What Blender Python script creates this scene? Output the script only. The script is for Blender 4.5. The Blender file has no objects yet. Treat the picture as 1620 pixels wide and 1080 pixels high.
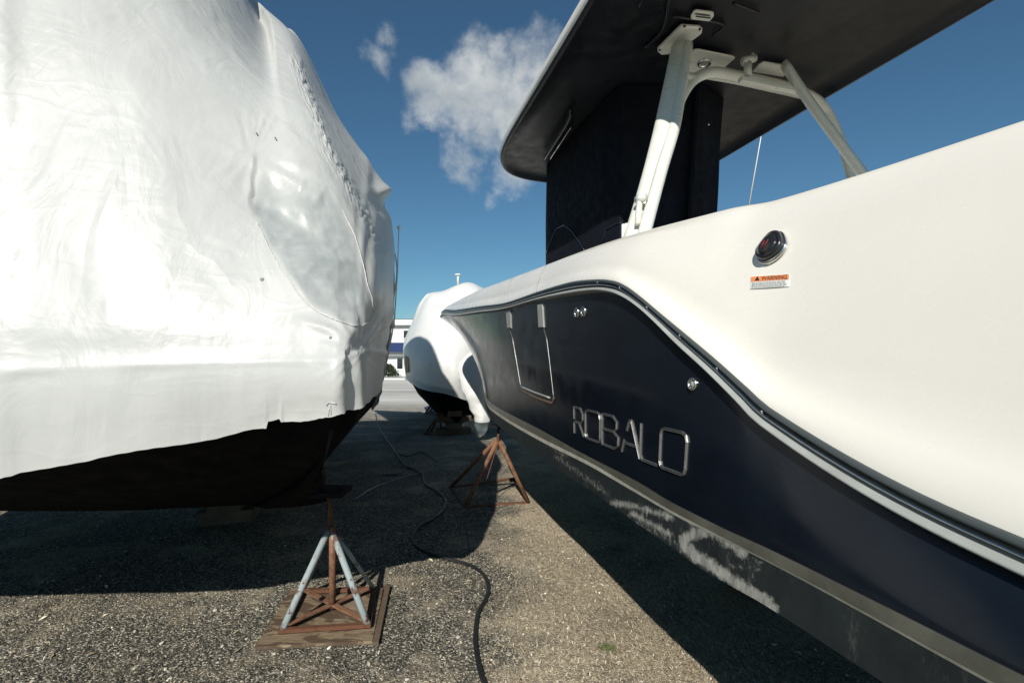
import bpy, bmesh, math, random
from mathutils import Vector, noise, geometry
from mathutils.bvhtree import BVHTree
random.seed(7)
D = bpy.data
scn = bpy.context.scene
COL = scn.collection
H = 1.6                       # camera height
F = 800.0                     # focal length in photograph pixels
HX, HY = 810.0, 575.0         # foot of the view axis / horizon row
TH = math.radians(15.5)
CS, SN = math.cos(TH), math.sin(TH)
CAM = Vector((0, 0, H))

# ------------------------------------------------------------------ helpers
def W(px, py, Y):
    return Vector(((px-HX)/F*Y, Y, H+(HY-py)/F*Y))
def G0(px, py, z=0.0):
    Y = (H-z)*F/(py-HY)
    return Vector(((px-HX)/F*Y, Y, z))
def snz(s, n, z):             # boat frame (along, across, up) to world
    return Vector((n*CS-s*SN, n*SN+s*CS, z))
def pxn(px, py, n):           # pixel on the vertical sheet n -> (s,n,z)
    a = (px-HX)/F
    Y = n/(CS*a+SN)
    return (-SN*a*Y+CS*Y, n, H+(HY-py)/F*Y)

def tag(o, label=None, cat=None, group=None, kind=None):
    if label: o['label'] = label
    if cat: o['category'] = cat
    if group: o['group'] = group
    if kind: o['kind'] = kind
    return o
def empty(name, loc, label=None, cat=None, group=None):
    o = D.objects.new(name, None); COL.objects.link(o); o.location = loc
    o.empty_display_size = .1
    return tag(o, label, cat, group)
def rootloc(p):
    v = Vector((0, 0, 0))
    while p is not None:
        v = v+p.location; p = p.parent
    return v
def obj(name, vs, fs, m, parent=None, smooth=True, kind=None, mats=None, fm=None):
    off = rootloc(parent) if parent else Vector((0, 0, 0))
    me = D.meshes.new(name)
    me.from_pydata([tuple(Vector(v)-off) for v in vs], [], [tuple(f) for f in fs])
    me.update()
    if mats:
        for q in mats: me.materials.append(q)
        for p, i in zip(me.polygons, fm): p.material_index = i
    else:
        me.materials.append(m)
    me.polygons.foreach_set('use_smooth', [smooth]*len(me.polygons))
    o = D.objects.new(name, me); COL.objects.link(o)
    if parent: o.parent = parent
    if kind: o['kind'] = kind
    return o
class MB:
    def __init__(s): s.v = []; s.f = []
    def add(s, vs, fs):
        b = len(s.v); s.v += [Vector(v) for v in vs]; s.f += [tuple(i+b for i in f) for f in fs]
    def grid(s, rows, closed=False):
        R, Cn = len(rows), len(rows[0]); b = len(s.v)
        for r in rows: s.v += [Vector(p) for p in r]
        for i in range(R-1):
            for j in range(Cn if closed else Cn-1):
                k = (j+1) % Cn
                s.f.append((b+i*Cn+j, b+i*Cn+k, b+(i+1)*Cn+k, b+(i+1)*Cn+j))
    def tube(s, pts, r, n=10, cap=True, flat=1.0):
        pts = [Vector(p) for p in pts]; N = len(pts)
        rr = r if isinstance(r, (list, tuple)) else [r]*N
        rings = []; up = None
        for i, p in enumerate(pts):
            t = (pts[min(i+1, N-1)]-pts[max(i-1, 0)]).normalized()
            if up is None:
                up = Vector((0, 0, 1)) if abs(t.z) < .9 else Vector((0, 1, 0))
            a = (up-t*up.dot(t)).normalized(); b = t.cross(a); up = a
            rings.append([p+(a*math.cos(2*math.pi*k/n)+b*math.sin(2*math.pi*k/n)*flat)*rr[i] for k in range(n)])
        base = len(s.v); s.grid(rings, True)
        if cap:
            s.f.append(tuple(base+k for k in range(n))[::-1])
            s.f.append(tuple(base+(N-1)*n+k for k in range(n)))
    def box(s, c, sx, sy, sz, ax=None, bev=0.0):
        c = Vector(c); ax = ax or (Vector((1, 0, 0)), Vector((0, 1, 0)), Vector((0, 0, 1)))
        bm = bmesh.new(); bmesh.ops.create_cube(bm, size=1)
        for v in bm.verts: v.co = Vector((v.co.x*sx, v.co.y*sy, v.co.z*sz))
        if bev: bmesh.ops.bevel(bm, geom=bm.edges[:], offset=bev, segments=2, affect='EDGES', profile=.6)
        bm.verts.index_update()
        s.add([c+ax[0]*v.co.x+ax[1]*v.co.y+ax[2]*v.co.z for v in bm.verts], [[v.index for v in f.verts] for f in bm.faces])
        bm.free()
    def beam(s, a, b, w, h, up=Vector((0, 0, 1)), bev=.002):
        a = Vector(a); b = Vector(b); t = (b-a); L = t.length; t = t/L
        u = (up-t*up.dot(t)).normalized(); q = t.cross(u)
        s.box((a+b)/2, L, w, h, (t, q, u), bev)
    def plate(s, poly, nrm, th):
        nrm = Vector(nrm).normalized(); poly = [Vector(p) for p in poly]; n = len(poly); c = sum(poly, Vector())/n
        ins = [p+(c-p).normalized()*min(th*.5, (c-p).length*.3) for p in poly]
        v = poly+[p+nrm*th*.6 for p in poly]+[p+nrm*th for p in ins]
        f = [tuple(range(n))[::-1]]
        for k in range(2):
            f += [(k*n+i, k*n+(i+1) % n, (k+1)*n+(i+1) % n, (k+1)*n+i) for i in range(n)]
        f.append(tuple(range(2*n, 3*n)))
        s.add(v, f)
    def lathe(s, c, axis, prof, n=24):
        c = Vector(c); axis = Vector(axis).normalized()
        a = axis.orthogonal().normalized(); b = axis.cross(a)
        s.grid([[c+axis*h+(a*math.cos(2*math.pi*k/n)+b*math.sin(2*math.pi*k/n))*r for k in range(n)] for r, h in prof], True)
    def build(s, name, m, parent=None, **k): return obj(name, s.v, s.f, m, parent, **k)

def cr(p0, p1, p2, p3, t):
    return ((2*p1)+(p2-p0)*t+(2*p0-5*p1+4*p2-p3)*t*t+(3*p1-p0-3*p2+p3)*t**3)*.5
def spline(pts, per=8):
    pts = [Vector(p) for p in pts]; out = []
    for i in range(len(pts)-1):
        p0 = pts[i-1] if i else 2*pts[0]-pts[1]
        p3 = pts[i+2] if i+2 < len(pts) else 2*pts[-1]-pts[-2]
        for k in range(per): out.append(cr(p0, pts[i], pts[i+1], p3, k/per))
    out.append(pts[-1]); return out
def patch(grid, pu, pv):
    g1 = [spline(r, pu) for r in grid]
    cols = [spline([g1[i][j] for i in range(len(g1))], pv) for j in range(len(g1[0]))]
    return [[cols[j][i] for j in range(len(cols))] for i in range(len(cols[0]))]
def pchip(xs, ys):
    n = len(xs); h = [xs[i+1]-xs[i] for i in range(n-1)]; d = [(ys[i+1]-ys[i])/h[i] for i in range(n-1)]
    m = [d[0]]+[0 if d[i-1]*d[i] <= 0 else 2*d[i-1]*d[i]/(d[i-1]+d[i]) for i in range(1, n-1)]+[d[-1]]
    def f(x):
        x = min(max(x, xs[0]), xs[-1]); i = 0
        while i < n-2 and x > xs[i+1]: i += 1
        t = (x-xs[i])/h[i]
        return ((2*t**3-3*t*t+1)*ys[i]+(t**3-2*t*t+t)*h[i]*m[i]+(-2*t**3+3*t*t)*ys[i+1]+(t**3-t*t)*h[i]*m[i+1])
    return f
def bvh(*obs):
    vs = []; fs = []
    for o in obs:
        b = len(vs); off = rootloc(o.parent) if o.parent else Vector((0, 0, 0))
        vs += [v.co+off for v in o.data.vertices]; fs += [[i+b for i in p.vertices] for p in o.data.polygons]
    return BVHTree.FromPolygons(vs, fs)
def hit(t, px, py, off=0.0):
    d = Vector(((px-HX)/F, 1, (HY-py)/F)).normalized()
    loc, nr, i, dist = t.ray_cast(CAM, d)
    if loc is None: return None, None
    if nr.dot(d) > 0: nr = -nr
    return loc+nr*off, nr
def drape(t, pts, off=0.0, step=6):
    out = []
    for (a, b), (c, d) in zip(pts[:-1], pts[1:]):
        k = max(1, int(math.hypot(c-a, d-b)/step))
        for i in range(k):
            l, _ = hit(t, a+(c-a)*i/k, b+(d-b)*i/k, off)
            if l: out.append(l)
    l, _ = hit(t, pts[-1][0], pts[-1][1], off)
    if l: out.append(l)
    return out
def inpoly(x, y, P):
    c = False; j = len(P)-1
    for i in range(len(P)):
        if (P[i][1] > y) != (P[j][1] > y) and x < (P[j][0]-P[i][0])*(y-P[i][1])/(P[j][1]-P[i][1])+P[i][0]: c = not c
        j = i
    return c
def pdist(x, y, P):
    best = 1e9
    for (a, b), (c, d) in zip(P[:-1], P[1:]):
        L = (c-a)**2+(d-b)**2; t = max(0, min(1, ((x-a)*(c-a)+(y-b)*(d-b))/L))
        best = min(best, math.hypot(x-a-t*(c-a), y-b-t*(d-b)))
    return best
def toPx(v): return HX+v.x/v.y*F, HY-(v.z-H)/v.y*F

# ------------------------------------------------------------------ materials
def mat(name):
    m = D.materials.new(name); m.use_nodes = True
    nt = m.node_tree; b = nt.nodes['Principled BSDF']
    return m, nt, b
def N(nt, typ, ins=None, **props):
    n = nt.nodes.new(typ)
    for k, v in props.items(): setattr(n, k, v)
    for k, v in (ins or {}).items():
        if isinstance(v, bpy.types.NodeSocket): nt.links.new(v, n.inputs[k])
        else: n.inputs[k].default_value = v
    return n
def ramp(nt, fac, stops, interp='LINEAR'):
    r = N(nt, 'ShaderNodeValToRGB', {0: fac}); r.color_ramp.interpolation = interp
    e = r.color_ramp.elements
    e[0].position, e[0].color = stops[0][0], tuple(stops[0][1])+(1,)
    e[1].position, e[1].color = stops[-1][0], tuple(stops[-1][1])+(1,)
    for p, c in stops[1:-1]:
        q = e.new(p); q.color = tuple(c)+(1,)
    return r.outputs[0]
def g3(v): return (v, v, v)
def math_(nt, op, a, b=0.0): return N(nt, 'ShaderNodeMath', {0: a, 1: b}, operation=op).outputs[0]
def mixc(nt, f, a, b, mode='MIX'):
    n = N(nt, 'ShaderNodeMix', data_type='RGBA', blend_type=mode)
    for i, v in ((0, f), (6, a), (7, b)):
        if isinstance(v, bpy.types.NodeSocket): nt.links.new(v, n.inputs[i])
        else: n.inputs[i].default_value = v if i == 0 else tuple(v)+(1,) if len(v) == 3 else v
    return n.outputs[2]
def noise_(nt, scale, detail=4, rough=.55, vec=None, dist=0.0):
    n = N(nt, 'ShaderNodeTexNoise', {'Scale': scale, 'Detail': detail, 'Roughness': rough, 'Distortion': dist})
    if vec is None: vec = pos(nt)
    nt.links.new(vec, n.inputs['Vector']); return n.outputs[0]
def pos(nt, scale=None, rot=None):
    g = N(nt, 'ShaderNodeNewGeometry').outputs['Position']
    if scale or rot:
        g = N(nt, 'ShaderNodeMapping', {0: g, 'Scale': scale or (1, 1, 1), 'Rotation': rot or (0, 0, 0)}).outputs[0]
    return g
def bump(nt, b, h, strength=.3, dist=.01, prev=None):
    n = N(nt, 'ShaderNodeBump', {'Height': h, 'Strength': strength, 'Distance': dist})
    if prev: nt.links.new(prev, n.inputs['Normal'])
    nt.links.new(n.outputs[0], b.inputs['Normal']); return n.outputs[0]
def simple(name, col, rough=.5, metal=0.0, coat=0.0, var=.12, vs=6, bs=0.0, bscale=60, spec=.5):
    m, nt, b = mat(name)
    nz = noise_(nt, vs, 6, .6)
    c = ramp(nt, nz, [(.3, [x*(1-var) for x in col]), (.7, [min(1, x*(1+var)) for x in col])])
    nt.links.new(c, b.inputs['Base Color'])
    r = ramp(nt, noise_(nt, vs*2.7, 5), [(.3, g3(max(.02, rough*.8))), (.7, g3(min(1, rough*1.2)))])
    nt.links.new(r, b.inputs['Roughness'])
    b.inputs['Metallic'].default_value = metal; b.inputs['Coat Weight'].default_value = coat
    b.inputs['Coat Roughness'].default_value = .04; b.inputs['Specular IOR Level'].default_value = spec
    if bs: bump(nt, b, noise_(nt, bscale, 4), bs, .004)
    return m

def wrap_mat(name, crinkle=.5, tint=(.80, .82, .81), transl=.22):
    m, nt, b = mat(name)
    base = ramp(nt, noise_(nt, 1.6, 6, .6), [(.25, [c*.86 for c in tint]), (.75, tint)])
    pa = N(nt, 'ShaderNodeAttribute', attribute_name='grey_patch').outputs['Fac']
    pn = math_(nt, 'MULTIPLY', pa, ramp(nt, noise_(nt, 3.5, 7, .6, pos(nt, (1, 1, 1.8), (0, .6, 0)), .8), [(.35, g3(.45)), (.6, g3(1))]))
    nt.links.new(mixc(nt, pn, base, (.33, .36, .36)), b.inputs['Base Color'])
    b.inputs['Roughness'].default_value = .38; b.inputs['Coat Weight'].default_value = .04; b.inputs['Coat Roughness'].default_value = .12
    b.inputs['Specular IOR Level'].default_value = .45
    n1 = noise_(nt, 3.2, 5, .5, pos(nt, (1.2, 1.2, .55), (0, .5, 0)), 1.2)
    w = N(nt, 'ShaderNodeTexVoronoi', {'Scale': 5.0, 'Vector': N(nt, 'ShaderNodeVectorMath', {0: pos(nt, (1, 1, .45), (0, .7, .2)), 1: N(nt, 'ShaderNodeTexNoise', {'Scale': 3.0, 'Vector': pos(nt)}).outputs[1]}, operation='ADD').outputs[0]}, feature='SMOOTH_F1')
    p = bump(nt, b, n1, .35*crinkle, .06)
    p = bump(nt, b, w.outputs['Distance'], .12*crinkle, .05, p)
    for sc_, ax_, st_ in ((2.3, (1.0, 1.0, .28), .5), (5.5, (.35, 1.0, 1.2), .10)):
        rd = noise_(nt, sc_, 3, .45, pos(nt, ax_, (.2, .75, .1)), .4)
        rd = math_(nt, 'SUBTRACT', .25, math_(nt, 'MINIMUM', math_(nt, 'ABSOLUTE', math_(nt, 'SUBTRACT', rd, .5)), .07))
        p = bump(nt, b, rd, st_*crinkle, .16, p)
    p = bump(nt, b, noise_(nt, 28, 4, .6, pos(nt, (1, 1, .3), (0, .5, 0))), .15*crinkle, .006, p)
    t = N(nt, 'ShaderNodeBsdfTranslucent', {'Color': tuple(tint)+(1,)})
    mx = N(nt, 'ShaderNodeMixShader', {0: transl, 1: b.outputs[0], 2: t.outputs[0]})
    nt.links.new(mx.outputs[0], nt.nodes['Material Output'].inputs['Surface'])
    return m
M = {}
M['wrap'] = wrap_mat('shrink wrap', .52, (.60, .615, .60), .2)
M['wrap_far'] = wrap_mat('shrink wrap far', .35)
M['film'] = wrap_mat('loose wrap film', 1.3, (.62, .68, .68), .45)
M['film_dark'] = wrap_mat('grey film', 1.2, (.16, .20, .21), .4)
M['tape'] = simple('heat seam', (.50, .51, .50), .25, bs=.6, bscale=40, var=.05)
def gel(name, col, speck=.0):
    m, nt, b = mat(name)
    dirt = noise_(nt, 1.1, 5, .5, pos(nt, (1, 1, 1.4)))
    nt.links.new(ramp(nt, dirt, [(.3, [c*.94 for c in col]), (.62, col)]), b.inputs['Base Color'])
    nt.links.new(ramp(nt, noise_(nt, 5, 6), [(.3, g3(.22)), (.7, g3(.34))]), b.inputs['Roughness'])
    b.inputs['Coat Weight'].default_value = .35; b.inputs['Coat Roughness'].default_value = .12
    
    return m
M['gel'] = gel('white gelcoat', (.79, .765, .70))
def navy():
    m, nt, b = mat('navy gelcoat')
    d = noise_(nt, 4, 8, .65, pos(nt, (1, 1, 1.6)))
    base = ramp(nt, d, [(.3, (.0045, .0068, .0115)), (.75, (.008, .0115, .018))])
    sp = N(nt, 'ShaderNodeTexVoronoi', {'Scale': 46.0, 'Vector': pos(nt)})
    spk = math_(nt, 'MULTIPLY', ramp(nt, sp.outputs['Distance'], [(.03, g3(1)), (.09, g3(0))]), ramp(nt, noise_(nt, 3.0, 3), [(.58, g3(0)), (.7, g3(.35))]))
    sc = noise_(nt, 9, 10, .75, pos(nt, (1.0, 1.0, .25), (0, .9, .2)))
    scr = ramp(nt, sc, [(.66, g3(0)), (.76, g3(.035))])
    nt.links.new(mixc(nt, math_(nt, 'MAXIMUM', spk, scr), base, (.25, .27, .28)), b.inputs['Base Color'])
    nt.links.new(ramp(nt, noise_(nt, 6, 6, .6), [(.3, g3(.10)), (.75, g3(.26))]), b.inputs['Roughness'])
    b.inputs['Specular IOR Level'].default_value = .26
    bump(nt, b, noise_(nt, 1.3, 2), .05, .05)
    return m
M['navy'] = navy()
M['rail'] = simple('grey rub rail vinyl', (.30, .315, .30), .35, var=.12, vs=9)
M['rail_dark'] = simple('rub rail groove', (.045, .055, .057), .4)
M['steel'] = simple('stainless steel', (.62, .62, .59), .2, 1.0, var=.1, vs=14)
M['boot'] = simple('grey boot stripe', (.075, .075, .06), .34, var=.3, vs=8, bs=.1)
M['stripe'] = simple('white boot line', (.55, .54, .47), .45, var=.25, vs=14)
M['black'] = simple('black plastic', (.012, .013, .014), .35, coat=.3)
M['grey'] = simple('grey seal', (.25, .26, .25), .5)
M['chrome'] = simple('letter chrome', (.23, .23, .225), .36, .75, var=.2, vs=20)
M['powder'] = simple('white powder coat', (.66, .67, .61), .3, var=.06, vs=7, coat=.2)
M['liner'] = simple('hardtop liner', (.006, .008, .0125), .45, var=.3, vs=3, bs=.12, bscale=120)
M['canvas'] = simple('navy canvas', (.0035, .005, .010), .8, var=.3, vs=5, bs=.3, bscale=220, spec=.2)
M['vinyl'] = simple('clear vinyl in canvas', (.012, .018, .032), .25, var=.3, vs=4)
def bottom_paint():
    m, nt, b = mat('scuffed bottom paint')
    base = ramp(nt, noise_(nt, 7, 8, .6), [(.3, (.008, .011, .012)), (.75, (.020, .026, .027))])
    at = N(nt, 'ShaderNodeAttribute', attribute_name='scuff').outputs['Fac']
    streak = noise_(nt, 42, 12, .8, pos(nt, (1, 1, 1), (.3, .9, 0)))
    k = math_(nt, 'SUBTRACT', math_(nt, 'ADD', at, math_(nt, 'MULTIPLY', streak, 2.4)), 1.62)
    k = ramp(nt, math_(nt, 'MULTIPLY', k, 2.2), [(0, g3(0)), (1, g3(1))])
    k = math_(nt, 'MULTIPLY', k, ramp(nt, noise_(nt, 26, 10, .8, pos(nt, (1, 1, .35), (.1, .5, .2))), [(.34, g3(.22)), (.6, g3(1))]))
    k = math_(nt, 'MAXIMUM', k, ramp(nt, noise_(nt, 12, 12, .82, pos(nt, (1, 1, .4), (0, .9, .2))), [(.56, g3(0)), (.74, g3(.22))]))
    nt.links.new(mixc(nt, math_(nt, 'MULTIPLY', k, .85), base, (.42, .42, .38)), b.inputs['Base Color'])
    b.inputs['Roughness'].default_value = .6; b.inputs['Specular IOR Level'].default_value = .25
    bump(nt, b, noise_(nt, 60, 5), .25, .003)
    return m
M['bottom'] = bottom_paint()
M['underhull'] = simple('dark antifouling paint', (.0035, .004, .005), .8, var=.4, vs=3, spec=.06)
def rusty(name, paint, amt, cols=((.05, .018, .009), (.16, .062, .028))):
    m, nt, b = mat(name)
    rust = ramp(nt, noise_(nt, 22, 8, .65), [(.3, cols[0]), (.7, cols[1])])
    k = ramp(nt, noise_(nt, 13, 8, .7, pos(nt, (1, 1, .5))), [(amt-.03, g3(1)), (amt+.03, g3(0))])
    nt.links.new(mixc(nt, k, rust, paint), b.inputs['Base Color'])
    b.inputs['Roughness'].default_value = .8
    bump(nt, b, noise_(nt, 90, 6, .7), .5, .003)
    return m
M['rust'] = rusty('rusted steel', (.11, .045, .022), .5)
M['rust_paint'] = rusty('flaking blue paint on rusted steel', (.27, .32, .33), .56)
M['rust_bright'] = rusty('orange rusted steel', (.20, .10, .055), .5, ((.07, .032, .017), (.22, .105, .055)))
def ply():
    m, nt, b = mat('weathered plywood')
    g = noise_(nt, 9, 8, .65, pos(nt, (1, 7, 1), (0, 0, .08)))
    base = ramp(nt, g, [(.25, (.085, .06, .035)), (.5, (.19, .145, .09)), (.8, (.34, .27, .18))])
    st = ramp(nt, noise_(nt, 4.2, 6, .6, pos(nt, (1, 1.6, 1)), 1.5), [(.47, g3(1)), (.53, g3(0))])
    c = mixc(nt, math_(nt, 'MULTIPLY', st, .8), base, (.055, .032, .018))
    nt.links.new(c, b.inputs['Base Color']); b.inputs['Roughness'].default_value = .8
    bump(nt, b, g, .5, .004); return m
M['ply'] = ply()
M['hose'] = simple('black rubber hose', (.012, .013, .013), .55, bs=.2)
M['wood'] = simple('keel block timber', (.10, .07, .045), .85, var=.4, bs=.5, bscale=20)
def ground():
    m, nt, b = mat('gravel and dry thatch')
    p = pos(nt)
    v = N(nt, 'ShaderNodeTexVoronoi', {'Scale': 105.0, 'Vector': p, 'Randomness': 1.0})
    v2 = N(nt, 'ShaderNodeTexVoronoi', {'Scale': 52.0, 'Vector': p})
    grain = N(nt, 'ShaderNodeSeparateColor', {0: v.outputs['Color']}).outputs[0]
    stone = ramp(nt, grain, [(0, (.026, .026, .022)), (.45, (.10, .095, .077)), (.82, (.26, .24, .19)), (1, (.70, .65, .53))])
    g2 = N(nt, 'ShaderNodeSeparateColor', {0: v2.outputs['Color']}).outputs[0]
    stone = mixc(nt, math_(nt, 'MULTIPLY', ramp(nt, g2, [(.89, g3(0)), (.91, g3(1))]), ramp(nt, v2.outputs['Distance'], [(.25, g3(1)), (.4, g3(0))])), stone, (.48, .44, .36))
    th = noise_(nt, 60, 6, .75, pos(nt, (1, .35, 1), (0, 0, .6)))
    thatch = ramp(nt, th, [(.32, (.15, .115, .075)), (.5, (.46, .385, .27)), (.68, (.80, .71, .54))])
    sep = N(nt, 'ShaderNodeSeparateXYZ', {0: p})
    big = noise_(nt, 1.5, 6, .65)
    fx = ramp(nt, math_(nt, 'ADD', sep.outputs[0], .5), [(.25, g3(0)), (.75, g3(1))])
    k = ramp(nt, math_(nt, 'ADD', big, math_(nt, 'MULTIPLY', fx, .22)), [(.50, g3(0)), (.70, g3(.85))])
    near = mixc(nt, k, stone, thatch)
    big2 = ramp(nt, noise_(nt, .6, 6, .6), [(.35, g3(.72)), (.65, g3(1.2))])
    near = mixc(nt, 1.0, near, big2, 'MULTIPLY')
    lot = ramp(nt, noise_(nt, .12, 8, .65, pos(nt, (.5, 2.5, 1))), [(.35, (.42, .41, .37)), (.65, (.68, .665, .61))])
    far = ramp(nt, math_(nt, 'DIVIDE', sep.outputs[1], 40.0), [(.35, g3(0)), (.55, g3(1))])
    nt.links.new(mixc(nt, far, near, lot), b.inputs['Base Color'])
    b.inputs['Roughness'].default_value = .9; b.inputs['Specular IOR Level'].default_value = .2
    hgt = math_(nt, 'SUBTRACT', math_(nt, 'MULTIPLY', grain, .6), v.outputs['Distance'])
    q = bump(nt, b, hgt, .9, .008)
    bump(nt, b, noise_(nt, 14, 8, .7), .6, .03, q)
    return m
M['ground'] = ground()
def stones(name, lo, hi):
    m, nt, b = mat(name)
    r = N(nt, 'ShaderNodeNewGeometry').outputs['Random Per Island']
    nt.links.new(ramp(nt, r, [(0, lo), (.75, [(a+c)/2.6 for a, c in zip(lo, hi)]), (1, hi)]), b.inputs['Base Color'])
    b.inputs['Roughness'].default_value = .85; return m
M['stone'] = stones('pebbles', (.04, .04, .036), (.40, .38, .32))
M['shell'] = stones('shell pieces', (.50, .45, .34), (.85, .82, .72))
M['straw'] = stones('dry grass', (.20, .16, .10), (.80, .71, .52))
M['weed'] = stones('green weed', (.05, .08, .015), (.14, .19, .05))
M['siding'] = simple('white siding', (.66, .67, .66), .6, var=.06, vs=.5)
M['roofing'] = simple('grey roofing', (.16, .17, .17), .8)
M['glass'] = simple('dark window glass', (.02, .025, .03), .1)
M['blueroof'] = simple('dark blue tarp', (.025, .045, .13), .6)
M['leaf'] = stones('bush leaves', (.015, .03, .012), (.06, .09, .03))
M['orange'] = simple('orange sticker band', (.80, .26, .09), .5, var=.03)
M['paper'] = simple('white sticker', (.78, .78, .75), .5, var=.03)
M['redink'] = simple('red print', (.35, .03, .02), .4)
M['tan'] = simple('tan plywood patch', (.42, .27, .12), .7, var=.3, bs=.3)

# ------------------------------------------------------------------ camera, sun, sky
cd = D.cameras.new('camera'); cam = D.objects.new('camera', cd); COL.objects.link(cam); scn.camera = cam
cam.location = CAM; cam.rotation_euler = (math.radians(90), 0, 0)
cd.sensor_fit = 'HORIZONTAL'; cd.sensor_width = 36; cd.lens = 36*F/1620; cd.shift_y = (HY-540)/1620
cd.clip_start = .05; cd.clip_end = 2000
SAZ, SEL = math.radians(10), math.radians(34)
sd = D.lights.new('sun', 'SUN'); so = D.objects.new('sun', sd); COL.objects.link(so)
sd.energy = 4.9; sd.angle = math.radians(.5); sd.color = (1, .945, .86)
dirv = Vector((math.sin(SAZ)*math.cos(SEL), math.cos(SAZ)*math.cos(SEL), -math.sin(SEL)))
so.rotation_euler = dirv.to_track_quat('-Z', 'Y').to_euler(); so.location = (-3, -10, 12)
w = D.worlds.new('World'); scn.world = w; w.use_nodes = True
nt = w.node_tree; bg = nt.nodes['Background']
sky = N(nt, 'ShaderNodeTexSky', sky_type='NISHITA'); sky.sun_disc = False
sky.sun_elevation = SEL; sky.sun_rotation = math.atan2(-dirv.x, -dirv.y)
sky.air_density = 1.0; sky.dust_density = .15; sky.ozone_density = 2.2
tc = N(nt, 'ShaderNodeTexCoord').outputs['Generated']
dn = N(nt, 'ShaderNodeVectorMath', {0: tc}, operation='NORMALIZE').outputs[0]
warp = N(nt, 'ShaderNodeTexNoise', {'Scale': 9.0, 'Detail': 5.0, 'Vector': dn}).outputs[1]
wv = N(nt, 'ShaderNodeVectorMath', {0: warp, 1: (.5, .5, .5)}, operation='SUBTRACT').outputs[0]
wv = N(nt, 'ShaderNodeVectorMath', {0: wv, 'Scale': .13}, operation='SCALE').outputs[0]
dw = N(nt, 'ShaderNodeVectorMath', {0: dn, 1: wv}, operation='ADD').outputs[0]
tot = None
for px, py, r, a in ((690, 125, .075, .9), (745, 150, .12, 1.0), (800, 125, .085, .9), (830, 170, .12, 1.0), (690, 180, .08, .8), (760, 215, .08, .72), (735, 265, .075, .62), (815, 265, .085, .6), (770, 300, .05, .42), (850, 110, .08, .8),
                  (612, 78, .045, .62), (598, 108, .045, .6), (575, 112, .035, .45), (650, 502, .035, .45), (625, 508, .03, .4), (705, 500, .04, .3)):
    d = Vector(((px-HX)/F, 1, (HY-py)/F)).normalized()
    ds = N(nt, 'ShaderNodeVectorMath', {0: dw, 1: tuple(d)}, operation='DISTANCE').outputs['Value']
    mr = N(nt, 'ShaderNodeMapRange', {0: ds, 1: 0.0, 2: r*1.35, 3: a, 4: 0.0}, interpolation_type='SMOOTHSTEP').outputs[0]
    tot = mr if tot is None else math_(nt, 'MAXIMUM', tot, mr)
fb = N(nt, 'ShaderNodeTexNoise', {'Scale': 11.0, 'Detail': 12.0, 'Roughness': .6, 'Vector': dn}).outputs[0]
dens = math_(nt, 'ADD', tot, math_(nt, 'MULTIPLY', math_(nt, 'SUBTRACT', fb, .5), 1.5))
dens = N(nt, 'ShaderNodeMapRange', {0: dens, 1: .32, 2: .92, 3: 0.0, 4: .95}, interpolation_type='SMOOTHSTEP').outputs[0]
dens = math_(nt, 'MULTIPLY', dens, N(nt, 'ShaderNodeMapRange', {0: tot, 1: .05, 2: .3, 3: 0.0, 4: 1.0}).outputs[0])
shade = ramp(nt, N(nt, 'ShaderNodeTexNoise', {'Scale': 8.0, 'Detail': 6.0, 'Vector': dw}).outputs[0], [(.35, (5.2, 6.0, 6.6)), (.65, (10.5, 10.8, 10.8))])
skyc = mixc(nt, 1.0, sky.outputs[0], (.68, 1.02, 1.10), 'MULTIPLY')
nt.links.new(mixc(nt, dens, skyc, shade), bg.inputs[0])
bg.inputs[1].default_value = .058
scn.view_settings.view_transform = 'Standard'; scn.view_settings.look = 'None'
scn.view_settings.exposure = 0.2; scn.view_settings.gamma = 1

# ------------------------------------------------------------------ ground
def gz(x, y):
    return .014*noise.noise(Vector((x*1.3, y*1.3, 0)))+.006*noise.noise(Vector((x*5, y*5, 3)))
mb = MB()
xs = [-600, -120, -30, -10]+[-5+i*.08 for i in range(126)]+[10, 30, 120, 600]
ys = [-200, -20, -4, 0]+[1.0+i*.08 for i in range(115)]+[14, 20, 30, 60, 150, 400, 900]
mb.grid([[(x, y, gz(x, y) if -5.1 < x < 5.1 and .9 < y < 10.3 else 0) for x in xs] for y in ys])
mb.build('ground', M['ground'], kind='structure')

def ico(r, sub=1):
    bm = bmesh.new(); bmesh.ops.create_icosphere(bm, subdivisions=sub, radius=r)
    v = [q.co.copy() for q in bm.verts]; f = [[q.index for q in p.verts] for p in bm.faces]; bm.free(); return v, f
IV, IF = ico(1, 1)
def rnd_xy():
    while True:
        Y = 1.9+7.5*random.random()**1.7; X = random.uniform(-1.15, .75)*Y
        if X*CS+Y*SN < 2.4: return X, Y
def scatter(name, cnt, smin, smax, flat, m):
    mb = MB()
    for _ in range(cnt):
        x, y = rnd_xy(); s = smin+(smax-smin)*random.random()**4; a = random.random()*6.28
        sx, sy, sz = s, s*random.uniform(.5, .95), s*random.uniform(*flat)
        ca, sa = math.cos(a), math.sin(a); tx, ty = random.gauss(0, .25), random.gauss(0, .25)
        q = []
        for v in IV:
            k = 1+random.uniform(-.22, .22); X, Y, Z = v.x*sx*k, v.y*sy*k, v.z*sz*k
            q.append((x+X*ca-Y*sa, y+X*sa+Y*ca, gz(x, y)+Z+X*tx+Y*ty+sz*.4))
        mb.add(q, IF)
    o = mb.build(name, m, smooth=False, kind='stuff'); return o
tag(scatter('gravel', 9000, .0022, .0125, (.4, .8), M['stone']), 'loose grey gravel pebbles strewn over the boatyard ground', 'gravel')
tag(scatter('shell_fragments', 2600, .004, .017, (.15, .4), M['shell']), 'pale broken shell pieces scattered through the gravel', 'shell pieces')
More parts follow.
